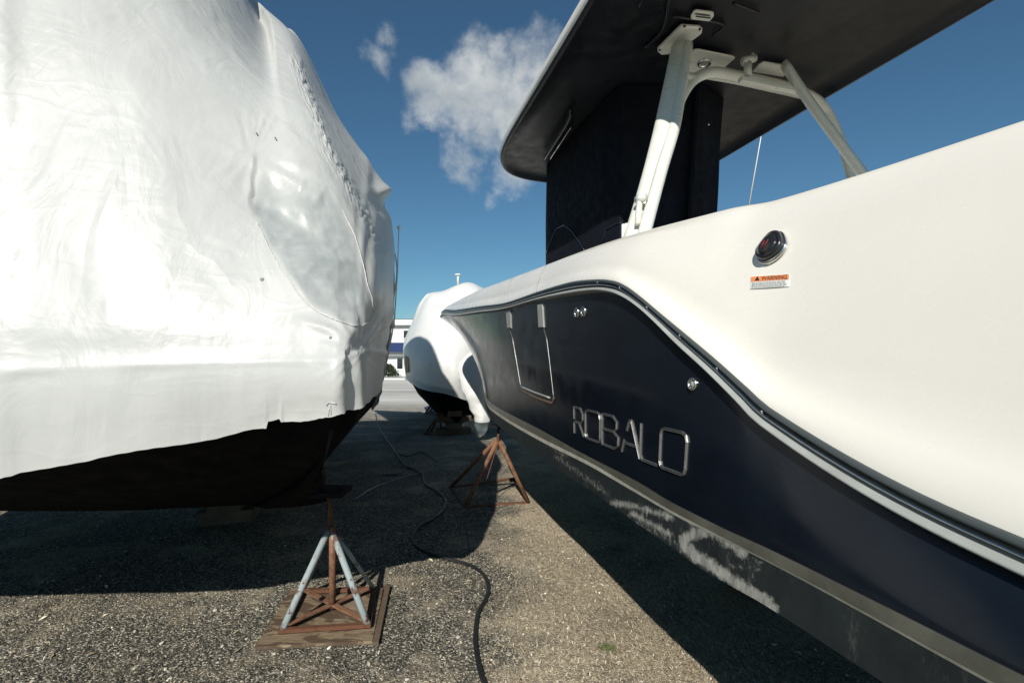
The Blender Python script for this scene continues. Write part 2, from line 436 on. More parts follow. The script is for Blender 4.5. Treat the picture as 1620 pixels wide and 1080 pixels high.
def blades(name, cnt, region, L, m, up=.25):
    mb = MB()
    for _ in range(cnt):
        x, y = region(); a = random.random()*6.28; l = random.uniform(*L); w_ = random.uniform(.0010, .0024)
        d = Vector((math.cos(a), math.sin(a), random.uniform(0, up))).normalized(); q = Vector((-math.sin(a), math.cos(a), 0))
        p = Vector((x, y, gz(x, y)+.003)); mid = p+d*l*.5+Vector((0, 0, .2*l)); e = p+d*l+q*random.uniform(-.3, .3)*l
        mb.add([p-q*w_, p+q*w_, mid+q*w_, mid-q*w_, e], [(0, 1, 2, 3), (3, 2, 4)])
    return mb.build(name, m, smooth=False, kind='stuff')
def thatch_xy():
    while True:
        x, y = rnd_xy(); k = noise.fractal(Vector((x*.9, y*.9, 5)), 1, 2, 4)
        if random.random() < .08+max(0, (.5 if x > -.15 else -.1)+k*1.1): return x, y
tag(blades('dry_grass', 26000, thatch_xy, (.012, .045), M['straw']), 'matted dry straw coloured grass lying over the gravel', 'grass')
c = G0(960, 1027)
tag(blades('green_weed', 160, lambda: (random.gauss(c.x, .022), random.gauss(c.y, .03)), (.01, .03), M['weed'], 1.4), 'small yellow green weed sprouting in the gravel near the boat shadow', 'weed')

mb = MB()
for _ in range(420):
    x, y = rnd_xy(); a = random.random()*6.28; L_ = random.uniform(.01, .03); u = Vector((math.cos(a), math.sin(a), random.uniform(-.2, .3))); q = Vector((-math.sin(a), math.cos(a), random.uniform(-.3, .3)))
    p = Vector((x, y, gz(x, y)+.006))
    mb.add([p-u*L_, p+q*L_*.4+Vector((0, 0, .004)), p+u*L_, p-q*L_*.4+Vector((0, 0, .003))], [(0, 1, 2, 3)])
for _ in range(160):
    x, y = rnd_xy(); a = random.random()*6.28; L_ = random.uniform(.02, .09); p = Vector((x, y, gz(x, y)+.006))
    mb.tube([p, p+Vector((math.cos(a)*L_*.5, math.sin(a)*L_*.5, .004)), p+Vector((math.cos(a+.3)*L_, math.sin(a+.3)*L_, 0))], .0014, 5)
tag(mb.build('leaf_litter', M['straw'], smooth=False, kind='stuff'), 'dead leaves and twigs littering the gravel', 'litter')

# ------------------------------------------------------------------ the navy boat
def table(pix, direct=()):
    t = [pxn(*p) for p in pix]+list(direct); t.sort()
    S = [a[0] for a in t]
    return (pchip(S, [a[1] for a in t]), pchip(S, [a[2] for a in t]), S[0], S[-1])
NR = 1.2
T_T = table([(1215, 315, 1.45), (1150, 327, 1.435), (1100, 340, 1.42), (1040, 356, 1.4), (985, 372, 1.38), (920, 395, 1.36), (855, 420, 1.35), (800, 441, 1.33), (760, 457, 1.31), (730, 472, 1.28)],
            [(-.5, 1.5, 2.02), (.2, 1.47, 2.14), (9.0, 1.30, 2.62), (9.5, 1.55, 2.66), (9.85, 2.1, 2.68), (9.95, 2.74, 2.69)])
T_B = table([(1215, 644, NR), (1177, 610, NR), (1129, 567, NR), (1080, 526, NR), (1045, 497, NR), (1008, 466, NR), (990, 453, NR), (972, 444.5, NR), (946, 441.7, NR), (900, 446.5, NR), (853, 460.5, NR), (805, 477, NR), (760, 484, 1.19), (720, 490, 1.17)],
            [(-.5, 1.2, 1.20), (.3, 1.2, 1.22), (.75, 1.2, 1.28), (8.5, 1.17, 2.50), (9.1, 1.21, 2.52), (9.6, 1.42, 2.53), (10.0, 1.95, 2.54), (10.15, 2.74, 2.55)])
T_C = table([(1208, 673, NR), (1177, 640, NR), (1129, 592, NR), (1080, 547.5, NR), (1045, 512, NR), (1023, 492, NR), (996, 474, NR), (975, 466, NR), (946, 463, NR), (900, 469, NR), (853, 477.5, NR), (805, 490, NR), (760, 496, 1.19), (720, 501, 1.17)],
            [(-.5, 1.2, 1.13), (.3, 1.2, 1.15), (.75, 1.2, 1.21), (8.5, 1.17, 2.40), (9.1, 1.21, 2.42), (9.6, 1.42, 2.43), (10.0, 1.95, 2.44), (10.15, 2.74, 2.45)])
T_R = table([(1215, 610, 1.235), (1129, 540, 1.235), (1057, 483, 1.235), (1013, 450, 1.235), (990, 437, 1.235), (975, 431, 1.235), (936, 430.5, 1.235), (900, 437, 1.235), (853, 453, 1.235), (805, 469, 1.235), (760, 478, 1.22), (720, 485, 1.2)],
            [(-.5, 1.235, 1.30), (.3, 1.235, 1.32), (.75, 1.235, 1.38), (8.5, 1.2, 2.53), (9.1, 1.24, 2.55), (9.55, 1.45, 2.56), (9.95, 2.0, 2.57), (10.1, 2.74, 2.58)])
dl = [(5.65, 1.33), (6.8, 1.50), (8, 1.78), (9, 2.2), (9.6, 2.74)]
T_D = table([(860, 682, 1.24), (930, 721, 1.2), (1001, 757, 1.17), (1071, 798, 1.15), (1141, 833, 1.14), (1212, 865, 1.13)],
            [(-.5, 1.12, 1.02), (.4, 1.12, 1.04), (5.65, 1.33, 1.14), (6.8, 1.48, 1.26), (8, 1.76, 1.45), (9, 2.2, 1.70), (9.6, 2.74, 1.95)])
T_E = table([(860, 694, 1.235), (930, 729, 1.195), (1001, 771, 1.165), (1071, 812, 1.145), (1141, 848, 1.135), (1212, 884, 1.125)],
            [(-.5, 1.115, .985), (.4, 1.115, 1.0), (5.65, 1.325, 1.09), (6.8, 1.48, 1.20), (8, 1.76, 1.38), (9, 2.2, 1.63), (9.58, 2.74, 1.88)])
T_F = table([(860, 700, 1.24), (930, 735, 1.2), (1001, 776, 1.17), (1071, 816.5, 1.15), (1141, 851.5, 1.14), (1212, 887, 1.13)],
            [(-.5, 1.12, .975), (.4, 1.12, .99), (5.65, 1.33, 1.055), (6.8, 1.485, 1.165), (8, 1.765, 1.345), (9, 2.205, 1.60), (9.56, 2.74, 1.85)])
T_G = table([(801, 684, 1.27), (860, 729, 1.225), (930, 773, 1.185), (965, 798, 1.17), (1001, 823, 1.155), (1036, 847, 1.145), (1071, 872, 1.135), (1106, 897, 1.13), (1141, 918, 1.125), (1212, 958, 1.115)],
            [(-.5, 1.10, .86), (.4, 1.11, .865), (5.65, 1.33, .955), (6.8, 1.5, 1.06), (8, 1.79, 1.24), (9, 2.25, 1.50), (9.5, 2.74, 1.74)])
T_K = table([], [(-.5, 2.74, .42), (5, 2.74, .42), (7.5, 2.74, .62), (8.8, 2.74, 1.15), (9.45, 2.74, 1.70)])
NT = 260
def curve(tb, dn=0.0, dz=0.0, NT=NT):
    out = []
    for i in range(NT+1):
        t = i/NT; s = -.5+(tb[3]+.5)*(1-(1-t)**1.15)
        out.append((s, min(2.74, tb[0](s)+dn*(1 if tb[0](s) < 2.7 else 0)), tb[1](s)+dz))
    return out
def wl(c): return [snz(*p) for p in c]
def mir(c): return [(s, 5.48-n, z) for s, n, z in c]
def strip(rows, both=True):
    mb = MB(); mb.grid([wl(r) for r in rows])
    if both: mb.grid([wl(mir(r)) for r in rows])
    return mb
def lerpc(a, b, f, g=None):
    g = f if g is None else g
    return [(p[0]+(q[0]-p[0])*f, p[1]+(q[1]-p[1])*g, p[2]+(q[2]-p[2])*f) for p, q in zip(a, b)]
boat = empty('centre_console_boat', snz(4, 2.74, 0), 'navy hulled centre console boat with white gunwale, dark hardtop and chrome name letters', 'boat')
cT, cR, cB, cC, cD, cE, cF, cG, cK = [curve(t) for t in (T_T, T_R, T_B, T_C, T_D, T_E, T_F, T_G, T_K)]
# navy topsides with flare
rows = [lerpc(cD, cC, v, v**1.35) for v in [i/24 for i in range(25)]]
hull = strip(rows).build('topsides', M['navy'], boat)
tr = hull
# boot stripe, white line, bottom paint band
strip([cE, lerpc(cE, cD, .5), [(a, b+.002, c_) for a, b, c_ in cD]]).build('boot_stripe', M['boot'], boat)
cF2 = [(a, b-.001, c_) for a, b, c_ in cF]; cE2 = [(a, b-.001, c_) for a, b, c_ in cE]
strip([cF2, lerpc(cF2, cE2, .5), cE2]).build('white_line', M['stripe'], boat)
gG, gF = curve(T_G, NT=1500), curve(T_F, NT=1500)
bp = strip([lerpc(gG, gF, i/18) for i in range(19)]).build('bottom_paint_band', M['bottom'], boat)
sc = bp.data.attributes.new('scuff', 'FLOAT', 'POINT')
ARC = [(1215, 950), (1175, 928), (1135, 900), (1100, 878), (1082, 862), (1083, 852), (1100, 844), (1125, 838), (1150, 850), (1175, 872)]
ARC2 = [(1225, 962), (1180, 935), (1140, 905)]
BL = [((970, 795), (1005, 800), (1062, 818)), ((1000, 812), (1060, 845)), ((905, 740), (950, 770)), ((865, 700), (895, 722)), ((1078, 815), (1105, 838)), ((1180, 870), (1190, 915)), ((1160, 895), (1200, 900)), ((880, 722), (960, 780)), ((1005, 825), (1075, 862)), ((1110, 845), (1205, 890))]
off = rootloc(boat); vals = []
for v in bp.data.vertices:
    p = v.co+off
    if p.y < .3: vals.append(0.0); continue
    x, y = toPx(p); k = 0
    if x < 1300:
        k = max(0, 1-pdist(x, y, ARC)/17)*1.25
        k = max(k, max(0, 1-pdist(x, y, ARC2)/14)*1.2)
        for i, b_ in enumerate(BL): k = max(k, max(0, 1-pdist(x, y, list(b_))/13)*(.85 if i < 2 else .52))
    vals.append(k)
sc.data.foreach_set('value', vals)
strip([cG, lerpc(cG, cK, .25), lerpc(cG, cK, .6), cK]).build('hull_bottom', M['underhull'], boat)
# rub rail : groove, steel insert, lower vinyl bead
def arcprof(a, b, bulge, k=6):
    out = []
    for i in range(k+1):
        f = i/k; o = math.sin(math.pi*f)*bulge
        out.append([(p[0], p[1]-o, p[2]) for p in lerpc(a, b, f)])
    return out
m1, m2, m3 = lerpc(cB, cC, .30), lerpc(cB, cC, .42), lerpc(cB, cC, .55)
gro = [[(a, b+.008, c_) for a, b, c_ in cB]]+arcprof(cB, m1, .014, 4)+arcprof(m1, m3, -.006, 3)[1:]
strip(gro).build('rub_rail_groove', M['rail_dark'], boat)
strip(arcprof(m3, lerpc(cB, cC, 1.0), .034, 8)+[[(a, b+.012, c_) for a, b, c_ in cC]]).build('rub_rail', M['rail'], boat)
strip([[(a, b+.004, c_) for a, b, c_ in m1]]+arcprof(lerpc(cB, cC, .31), lerpc(cB, cC, .50), .020, 5)).build('rub_rail_insert', M['steel'], boat)
# white gunwale moulding
cR1 = [(a, b-.008, c_) for a, b, c_ in lerpc(cB, cR, .55)]
cI = [(s, min(n+.20, 2.74), z+.012) for s, n, z in cT]
cI2 = [(s, min(n+.25, 2.74), z-.03) for s, n, z in cT]
dp = lambda s_: .85-.72*max(0, min(1, (s_-5.0)/1.2))
cI3 = [(s, min(n+.26, 2.74), z-dp(s)) for s, n, z in cT]
cCen = [(s, 2.74, z-dp(s)+.01) for s, n, z in cT]
up = lerpc(cR, cT, .10); up = [(a, b+.004, c_) for a, b, c_ in up]
rows = [[(a, b+.006, c_) for a, b, c_ in cB], cR1, cR, up]
for f in (.2, .35, .5, .65, .8, .9): rows.append([(a, b-.022*math.sin(math.pi*f)+.012*(1-f), c_) for a, b, c_ in lerpc(cR, cT, f, f)])
rows += [[(a, b+.0, c_-.028) for a, b, c_ in cT], [(a, b+.012, c_-.010) for a, b, c_ in cT], [(a, min(b+.04, 2.74), c_) for a, b, c_ in cT], cI, cI2, cI3, cCen]
gun = strip(rows).build('gunwale', M['gel'], boat)
tg = bvh(gun); th_ = bvh(hull)
# stern closing panel
sec = [c_[0] for c_ in (cT, cR, cB, cC, cD, cF, cG, cK)]; sec = sec+[(s, 5.48-n, z) for s, n, z in sec[::-1][1:]]
mb = MB(); mb.add([snz(s, n, z) for s, n, z in sec], [tuple(range(len(sec)))]); mb.build('transom', M['gel'], boat, smooth=False)
# gunwale joints
for pl in ([(868, 413), (858, 432), (851, 450), (848.5, 461)], [(741, 463), (737, 474), (735, 486)], [(811, 437), (806, 458), (803, 474)]):
    mb = MB(); mb.tube(drape(tg, pl, .0005, 3), .0035 if pl[0][0] > 860 else .003, 6); mb.build('gunwale_seam', M['grey'], boat)
for x, y in ((946, 447), (981, 455), (1024, 486), (1076, 531), (1135, 583), (1206, 651)):
    s_ = pxn(x, y, 1.19); mb = MB()
    mb.tube([snz(s_[0], 1.19, s_[2]), snz(s_[0], 1.183, s_[2])], .005, 10); mb.build('screw', M['chrome'], boat)
# hull side door
mb = MB(); mb.tube(drape(th_, [(806, 519), (811, 535), (817, 570), (824, 611)], .001, 4), .0042, 6)
dtrim = mb.build('door_trim', M['chrome'], boat)
mb = MB(); mb.tube(drape(th_, [(860, 518), (865, 535), (870, 575), (876, 628)], .001, 4), .0034, 6); mb.build('door_trim', M['chrome'], boat)
mb = MB(); mb.tube(drape(th_, [(824, 611), (845, 620), (870, 629)], .003, 4), .007, 8); mb.build('door_sill', M['rail'], boat)
for q in ([(802, 491), (809, 490), (810, 519), (804, 519)], [(852, 481.5), (860, 480.5), (862, 518), (854, 518.5)]):
    P = [hit(th_, *p)[0] for p in q]; nr = hit(th_, *q[0])[1]
    mb = MB(); mb.plate(P, nr, .012); mb.build('door_hinge_plate', M['rail'], boat, smooth=False)
mb = MB(); mb.tube(drape(th_, [(823, 617), (850, 630), (874, 638), (877, 628)], .001, 3), .009, 6); mb.build('door_brown_reflection', M['wood'], boat)  # brown strip standing in for a rusty reflection below the door
# fittings
def fitting(px, py, r, name, inner=M['black'], k=1.0):
    P, nr = hit(th_, px, py); mb = MB()
    mb.lathe(P, nr, [(r, -.004), (r, .004), (r*.93, .010*k), (r*.78, .012*k), (r*.64, .008*k), (r*.60, .002)])
    o = mb.build(name, M['steel'], boat); mb = MB()
    mb.lathe(P, nr, [(r*.62, .003), (r*.42, .004), (r*.38, .009), (r*.15, .010), (.0001, .010)]); i = mb.build('fitting_core', inner, o); i.location = (0, 0, 0)
    return o
fitting(913, 494.5, .034, 'drain_fitting', M['steel']); fitting(923.5, 493, .034, 'drain_fitting', M['steel'])
fitting(1097, 607.5, .026, 'through_hull_fitting', M['grey'])
# chrome letters
LET = {
 'R': [[(0, 0), (0, .42)], [(0, .55), (0, 1), (.62, 1), (.86, .80), (.86, .60), (.62, .45), (.05, .45)], [(.5, .45), (.95, 0)]],
 'O': [[(.15, 0), (.04, .04), (0, .14), (0, .86), (.04, .96), (.15, 1), (.80, 1), (.95, .94), (1, .80), (1, .16), (.96, .05), (.86, 0), (.15, 0)]],
 'B': [[(0, 0), (0, 1), (.66, 1), (.9, .85), (.9, .65), (.7, .52), (0.02, .52)], [(.7, .52), (1, .38), (1, .15), (.75, 0), (0, 0)]],
 'A': [[(0, 0), (.16, .40)], [(.28, .68), (.42, 1), (.52, 1), (1, 0)], [(.2, .30), (.82, .30)]],
 'L': [[(0, 1), (0, .12), (.12, 0), (1, 0)]],
}
LS = {'R': (2.905, 2.735), 'O': (2.715, 2.50), 'B': (2.47, 2.27), 'A': (2.23, 2.04), 'L': (2.035, 1.885), 'O2': (1.865, 1.68)}
def onhull(s, z, off):
    o = snz(s, 0.2, z); d = Vector((CS, SN, 0)); l, nr, i, ds = th_.ray_cast(o, d)
    if nr.dot(d) > 0: nr = -nr
    return l+nr*off
order = ['R', 'O', 'B', 'A', 'L', 'O2']
for ch in order:
    s0, s1 = LS[ch]; st = LET[ch[0]]; mb = MB()
    zb = 1.172; zh = .160
    for pl in st:
        pts = []
        for (a, b), (c_, d_) in zip(pl[:-1], pl[1:]):
            k = max(2, int(math.hypot((c_-a)*(s0-s1), (d_-b)*zh)/.006))
            for i in range(k): pts.append((a+(c_-a)*i/k, b+(d_-b)*i/k))
        pts.append(pl[-1])
        closed = pl[0] == pl[-1]
        C3 = [(s0+(s1-s0)*a, zb+zh*b) for a, b in pts]
        if closed: C3 = C3[:-1]
        # bevelled ribbon : wide base, narrow crest
        rows = []; n_ = len(C3)
        for i, (s_, z_) in enumerate(C3):
            a = C3[(i-1) % n_] if closed else C3[max(i-1, 0)]; b = C3[(i+1) % n_] if closed else C3[min(i+1, n_-1)]
            tx, tz = b[0]-a[0], b[1]-a[1]; L = math.hypot(tx, tz); nx, nz = -tz/L, tx/L
            rows.append([onhull(s_+nx*w_, z_+nz*w_, o_) for w_, o_ in ((.006, -.002), (.006, .005), (.0042, .0075), (.003, .0035), (-.003, .0035), (-.0042, .0075), (-.006, .005), (-.006, -.002))])
        if closed: rows.append(rows[0])
        mb.grid(rows)
    mb.build('letter', M['chrome'], boat, smooth=False)

# filler cap and warning label on the gunwale
P, nr = hit(tg, 1222, 396); ex = snz(1, 0, 0).normalized()*-1; uz = nr.cross(ex).normalized()
if uz.z < 0: uz = -uz
def shape(pts, sc_): return [P+ex*x*sc_+uz*y*sc_ for x, y in pts]
bell = []
for k in range(40):
    a = 2*math.pi*k/40; x, y = math.cos(a), math.sin(a)
    r = 1.0 if y < .1 else 1.0-.33*max(0, y-.1)**.8*(abs(x)**.6)
    bell.append((x*r*1.0, y*.82 if y < 0 else y*1.05))
mb = MB(); S = .062
rings = [shape(bell, S*1.08), [p+nr*.008 for p in shape(bell, S*1.08)], [p+nr*.012 for p in shape(bell, S*1.0)], [p+nr*.012 for p in shape(bell, S*.93)]]
mb.grid(rings, True); fl = mb.build('outlet_flange', M['steel'], boat)
mb = MB()
rings = [[p+nr*h+uz*.004 for p in shape(bell, S*k)] for k, h in ((.95, .008), (.95, .022), (.88, .03), (.80, .032), (.74, .028), (.70, .036), (.45, .042), (.01, .044))]
mb.grid(rings, True); oc = mb.build('outlet_cover', M['black'], boat)
mb = MB()
for x0 in (-.1, .16): mb.tube([P+nr*.0445+ex*(x0-.08)*S-uz*.22*S, P+nr*.0445+ex*(x0+.06)*S+uz*.28*S], .0012, 5)
mb.build('red_mark', M['redink'], oc)
q = [(1189, 438), (1250, 434), (1249, 453.5), (1187, 457.5)]
PP = [hit(tg, *p, .0015)[0] for p in q]; nr = hit(tg, 1210, 447)[1]
mb = MB(); mb.plate(PP, nr, .0008); lab = mb.build('warning_sticker', M['paper'], boat, smooth=False)
def lerp4(u, v): return (PP[0]*(1-u)+PP[1]*u)*(1-v)+(PP[3]*(1-u)+PP[2]*u)*v
e = nr*.0014
mb = MB(); mb.plate([lerp4(.01, .02)+e, lerp4(.99, .02)+e, lerp4(.99, .42)+e, lerp4(.01, .42)+e], nr, .0006); mb.build('sticker_band', M['orange'], lab, smooth=False)
def text_mesh(txt, name, org, ux, uy, size, m, parent, nrm):
    cu = D.curves.new('t', 'FONT'); cu.body = txt; cu.size = 1; cu.offset = .012; to = D.objects.new('t', cu); COL.objects.link(to)
    bpy.context.view_layer.update()
    me = to.evaluated_get(bpy.context.evaluated_depsgraph_get()).to_mesh()
    vs = [org+ux*v.co.x*size+uy*v.co.y*size+nrm*v.co.z for v in me.vertices]; fs = [list(p.vertices) for p in me.polygons]
    D.objects.remove(to); D.curves.remove(cu)
    return obj(name, vs, fs, m, parent, smooth=False)
ux = (PP[1]-PP[0]); LW = ux.length; ux.normalize(); uy = (PP[0]-PP[3]).normalized()
e2 = nr*.0026
text_mesh('WARNING', 'sticker_text', lerp4(.30, .36)+e2, ux, uy, LW*.135, M['black'], lab, nr)
mb = MB(); a = lerp4(.12, .36)+e2; mb.add([a, a+ux*LW*.13, a+ux*LW*.065+uy*LW*.11], [(0, 1, 2)])
mb.build('sticker_triangle', M['black'], lab, smooth=False)
mb = MB()
for i in range(5):
    v = .52+i*.1; x = .05
    while x < .9:
        w_ = random.uniform(.04, .11); mb.add([lerp4(x, v)+e2, lerp4(min(.95, x+w_), v)+e2, lerp4(min(.95, x+w_), v+.035)+e2, lerp4(x, v+.035)+e2], [(3, 2, 1, 0)]); x += w_+.02
mb.build('sticker_small_print', M['grey'], lab, smooth=False)

# hardtop
ZT = 4.05
def top_outline(ins=0.0):
    pts = []
    hw = 1.32-ins; s_a, s_f = 1.3+ins, 6.5-ins
    P_ = []
    for k in range(49):
        a = math.pi*k/48; x = math.cos(a); y = math.sin(a)
        P_.append((4.9-ins*.3+(s_f-4.9)*abs(y)**.62, 2.74-hw*math.copysign(abs(x)**.45, x)))
    P_.append((s_a+.2, 2.74+hw)); P_ += [(s_a, 2.74+hw-.2), (s_a, 2.74-hw+.2), (s_a+.2, 2.74-hw)]
    out = []
    n_ = len(P_)
    for i in range(n_):
        a, b = P_[i], P_[(i+1) % n_]; k = max(1, int(math.hypot(b[0]-a[0], b[1]-a[1])/.12))
        for j in range(k): out.append((a[0]+(b[0]-a[0])*j/k, a[1]+(b[1]-a[1])*j/k))
    return out
O0 = top_outline()
def ring(ins, z):
    cx, cy = 3.9, 2.74; out = []
    for s_, n_ in O0:
        ds, dn_ = s_-cx, n_-cy; k = ins
        L = math.hypot(ds, dn_); 
        out.append(snz(s_-ds/L*k, n_-dn_/L*k, z))
    return out
mb = MB(); mb.grid([ring(.001, ZT+.02), ring(-.012, ZT+.035), ring(-.018, ZT+.075), ring(0, ZT+.115), ring(.08, ZT+.14), ring(.5, ZT+.17), ring(1.29, ZT+.19)], True)
mb.build('hardtop', M['gel'], boat)
mb = MB(); mb.grid([ring(.0, ZT+.022), ring(.01, ZT), ring(.045, ZT-.005), ring(.075, ZT+.03), ring(.25, ZT+.045), ring(.6, ZT+.06), ring(1.29, ZT+.07)], True)
mb.add(ring(1.29, ZT+.07), [tuple(range(len(O0)))])
mb.build('hardtop_liner', M['liner'], boat)
def uz_at(px, py, z=ZT+.04):    # pixel on a level sheet
    Y = (z-H)*F/(HY-py); return Vector(((px-HX)/F*Y, Y, z))
for pl in ([(1058, 0), (1050, 45), (1022, 75)], [(1065, 26), (1142, 38), (1128, 56)], [(1160, 5), (1200, 20)], [(1012, 10), (1030, -30)]):
    mb = MB(); mb.tube(spline([uz_at(*p, ZT+.045) for p in pl], 6), .012, 6); mb.build('liner_rib', M['liner'], boat)
def uplate(pxs, name, m, th=.012, z=ZT+.035):
    mb = MB(); mb.plate([uz_at(x, y, z) for x, y in pxs][::-1], (0, 0, -1), th); return mb.build(name, m, boat, smooth=False)
uplate([(1093, 24), (1097, 17), (1101, 15), (1126, 18), (1129, 20), (1129, 25), (1124, 31), (1121, 32), (1095, 29), (1093, 28)], 'speaker_plate', M['powder'])
mb = MB()
for i in range(9):
    for j in range(2):
        c = uz_at(1101+i*2.6+j, 22+j*4+i*.35, ZT+.02); mb.tube([c, c+Vector((0, 0, -.004))], .006, 6)
mb.build('speaker_holes', M['black'], boat)
uplate([(1088, 118), (1076, 112), (1089, 84), (1098, 78), (1104, 77), (1160, 88), (1163, 91), (1147, 105), (1116, 116), (1104, 120)], 'light_plate', M['powder'])
uplate([(1190, 112), (1200, 101), (1208, 97), (1250, 104), (1240, 120)], 'light_plate', M['powder'])
c = uz_at(1115, 99, ZT+.02); mb = MB(); mb.lathe(c, (0, 0, -1), [(.058, 0), (.056, .014), (.046, .018), (.036, .008)])
dl_ = mb.build('dome_light', M['steel'], boat); mb = MB(); mb.lathe(c, (0, 0, -1), [(.037, .006), (.02, .009), (.0001, .010)]); mb.build('lens', M['grey'], dl_)
# legs
def pt(px, py, Y): return W(px, py, Y)
A_ = pt(1080, 66, 3.82); A_.z = ZT+.0; B_ = pt(1001, 372, 3.12)
def leg_pts(a, b, n_=14, bow=.0):
    return [a+(b-a)*i/n_ for i in range(n_+1)]
B2 = B_+(B_-A_)*.18
mb = MB(); P_ = [pt(1076, 70, 3.84), pt(1064, 130, 3.68), pt(1047, 210, 3.46), pt(1027, 290, 3.27), pt(1003, 372, 3.12), pt(993, 405, 3.06)]
mb.tube(spline(P_, 6), .034, 20, flat=1.95); mb.build('hardtop_leg', M['powder'], boat)
def mirw(v):
    n_ = v.x*CS+v.y*SN; s_ = -v.x*SN+v.y*CS; return snz(s_, 5.48-n_, v.z)
mb = MB(); mb.tube(spline([mirw(p) for p in P_], 6), .034, 20, flat=1.95); mb.build('hardtop_leg', M['powder'], boat)
mb = MB(); P_ = [pt(1088, 72, 3.80), pt(1079, 130, 3.64), pt(1067, 200, 3.44), pt(1046, 270, 3.24), pt(1020, 366, 3.04), pt(1012, 395, 3.0)]
mb.tube(spline(P_, 6), .040, 16); mb.build('hardtop_leg', M['powder'], boat)
mb = MB(); mb.plate([uz_at(x, y, ZT+.035) for x, y in [(1041, 80), (1040, 75), (1073, 42), (1078, 38), (1106, 40), (1111, 44), (1110, 50), (1090, 66), (1056, 83), (1046, 84)]][::-1], (0, 0, -1), .022)
fl = mb.build('leg_flange', M['powder'], boat, smooth=False)
for x, y in ((1083, 42), (1107, 47), (1044, 79)):
    c = uz_at(x, y, ZT+.012); mb = MB(); mb.lathe(c, (0, 0, -1), [(.010, -.004), (.010, .004), (.0001, .005)], 10); mb.build('bolt', M['black'], fl)
mb = MB(); P_ = [pt(1014, 392, 3.15), pt(1034, 310, 3.35), pt(1052, 240, 3.55), pt(1068, 182, 3.72), pt(1080, 150, 3.82), pt(1097, 127, 3.92), pt(1120, 116, 4.0), pt(1150, 117, 4.1), pt(1215, 131, 4.3), pt(1262, 143, 4.45), pt(1300, 165, 4.55), pt(1325, 210, 4.6), pt(1345, 270, 4.62), pt(1362, 340, 4.6)]
mb.tube(spline(P_, 8), .042, 16); arch = mb.build('arch_tube', M['powder'], boat)
mb = MB(); mb.tube([pt(1062, 118, 3.7), pt(1100, 124, 3.93)], .034, 12); mb.build('arch_brace', M['powder'], boat)
mb = MB(); mb.tube(spline([pt(1120, 122, 4.25), pt(1160, 129, 4.4), pt(1215, 141, 4.6), pt(1290, 158, 4.6)], 5), .02, 10); mb.build('arch_brace', M['powder'], boat)
mb = MB(); mb.beam(pt(1171, 126, 3.95), pt(1260, 144, 4.1), .05, .035); mb.build('rod_holder_bar', M['powder'], boat)
mb = MB(); mb.tube([pt(1183, 122, 4.0), pt(1183, 100, 4.0)], .03, 12); mb.tube([pt(1176, 98, 4.0), pt(1194, 92, 4.02)], [.035, .03], 12); mb.tube([pt(1190, 92, 4.0), pt(1191, 84, 4.0)], .012, 8)
mb.build('clamp_bracket', M['powder'], boat)
mb = MB(); mb.tube([pt(1009, 317, 3.14), pt(1020, 311, 3.08)], [.03, .026], 12); mb.tube([pt(1012, 318, 3.12), pt(1009, 355, 3.06)], .02, 10); mb.build('tube_clamp', M['powder'], boat)
mb = MB(); mb.box(pt(987, 366, 3.2), .03, .03, .09, bev=.006); mb.box(pt(992, 361, 3.2), .03, .03, .06, bev=.006); mb.build('snap_bracket', M['powder'], boat)
# grab handle under the hardtop
mb = MB(); mb.tube(spline([uz_at(902, 172, ZT+.0), uz_at(900, 190, ZT-.03), uz_at(866, 244, ZT-.03), uz_at(862, 250, ZT+.0)], 5), .028, 10, flat=.6); mb.build('hardtop_light_bar', M['black'], boat)
mb = MB(); mb.tube([uz_at(903, 202, ZT-.0), uz_at(871, 251, ZT-.0)], .010, 8); mb.build('light_bar_trim', M['steel'], boat)
# canvas enclosure
def can_pt(t, z):
    L = [(2.95, 3.9), (2.15, 4.12), (2.12, 4.4), (2.12, 6.0), (2.2, 6.25), (2.74, 6.45), (3.3, 6.2), (3.36, 5.6), (3.38, 4.3), (3.32, 4.05), (2.95, 3.9)]
    k = t*(len(L)-1); i = min(int(k), len(L)-2); f = k-i
    n_, s_ = L[i][0]*(1-f)+L[i+1][0]*f, L[i][1]*(1-f)+L[i+1][1]*f
    if n_ > 2.9: n_ = n_-.13-.16*(4.05-z)/2.3
    p = snz(s_, n_, z); w_ = noise.noise(Vector((t*9, z*.9, 2)))*.03*(1-abs((z-3)/1.2)**3)
    q = (p-snz(5.1, 2.74, z)).normalized(); return p+q*w_
mb = MB(); mb.grid([[can_pt(j/200, 1.75+(ZT+.05-1.75)*i/40) for j in range(201)] for i in range(41)])
can = mb.build('canvas_enclosure', M['canvas'], boat); tcv = bvh(can)
for pl in ([(862, 405), (880, 362), (893, 356), (906, 366), (925, 396)], [(955, 380), (960, 362), (975, 354), (985, 352)]):
    P_ = drape(tcv, [(a, b) for a, b in pl], .004, 5)
    mb = MB(); mb.tube(P_, .006, 6); mb.build('canvas_piping', M['vinyl'], boat)
for x, y in ((915, 171), (942, 172), (1121, 197), (1149, 200)):
    l, nr = hit(tcv, x, y, .002)
    if l: mb = MB(); mb.lathe(l, nr, [(.011, 0), (.009, .005), (.0001, .006)], 10); mb.build('snap', M['steel'], can)
mb = MB(); mb.tube([pt(1184, 330, 6.5), pt(1203, 222, 6.5), pt(1212, 165, 6.6)], [.009, .006, .004], 6); mb.build('antenna', M['powder'], boat)

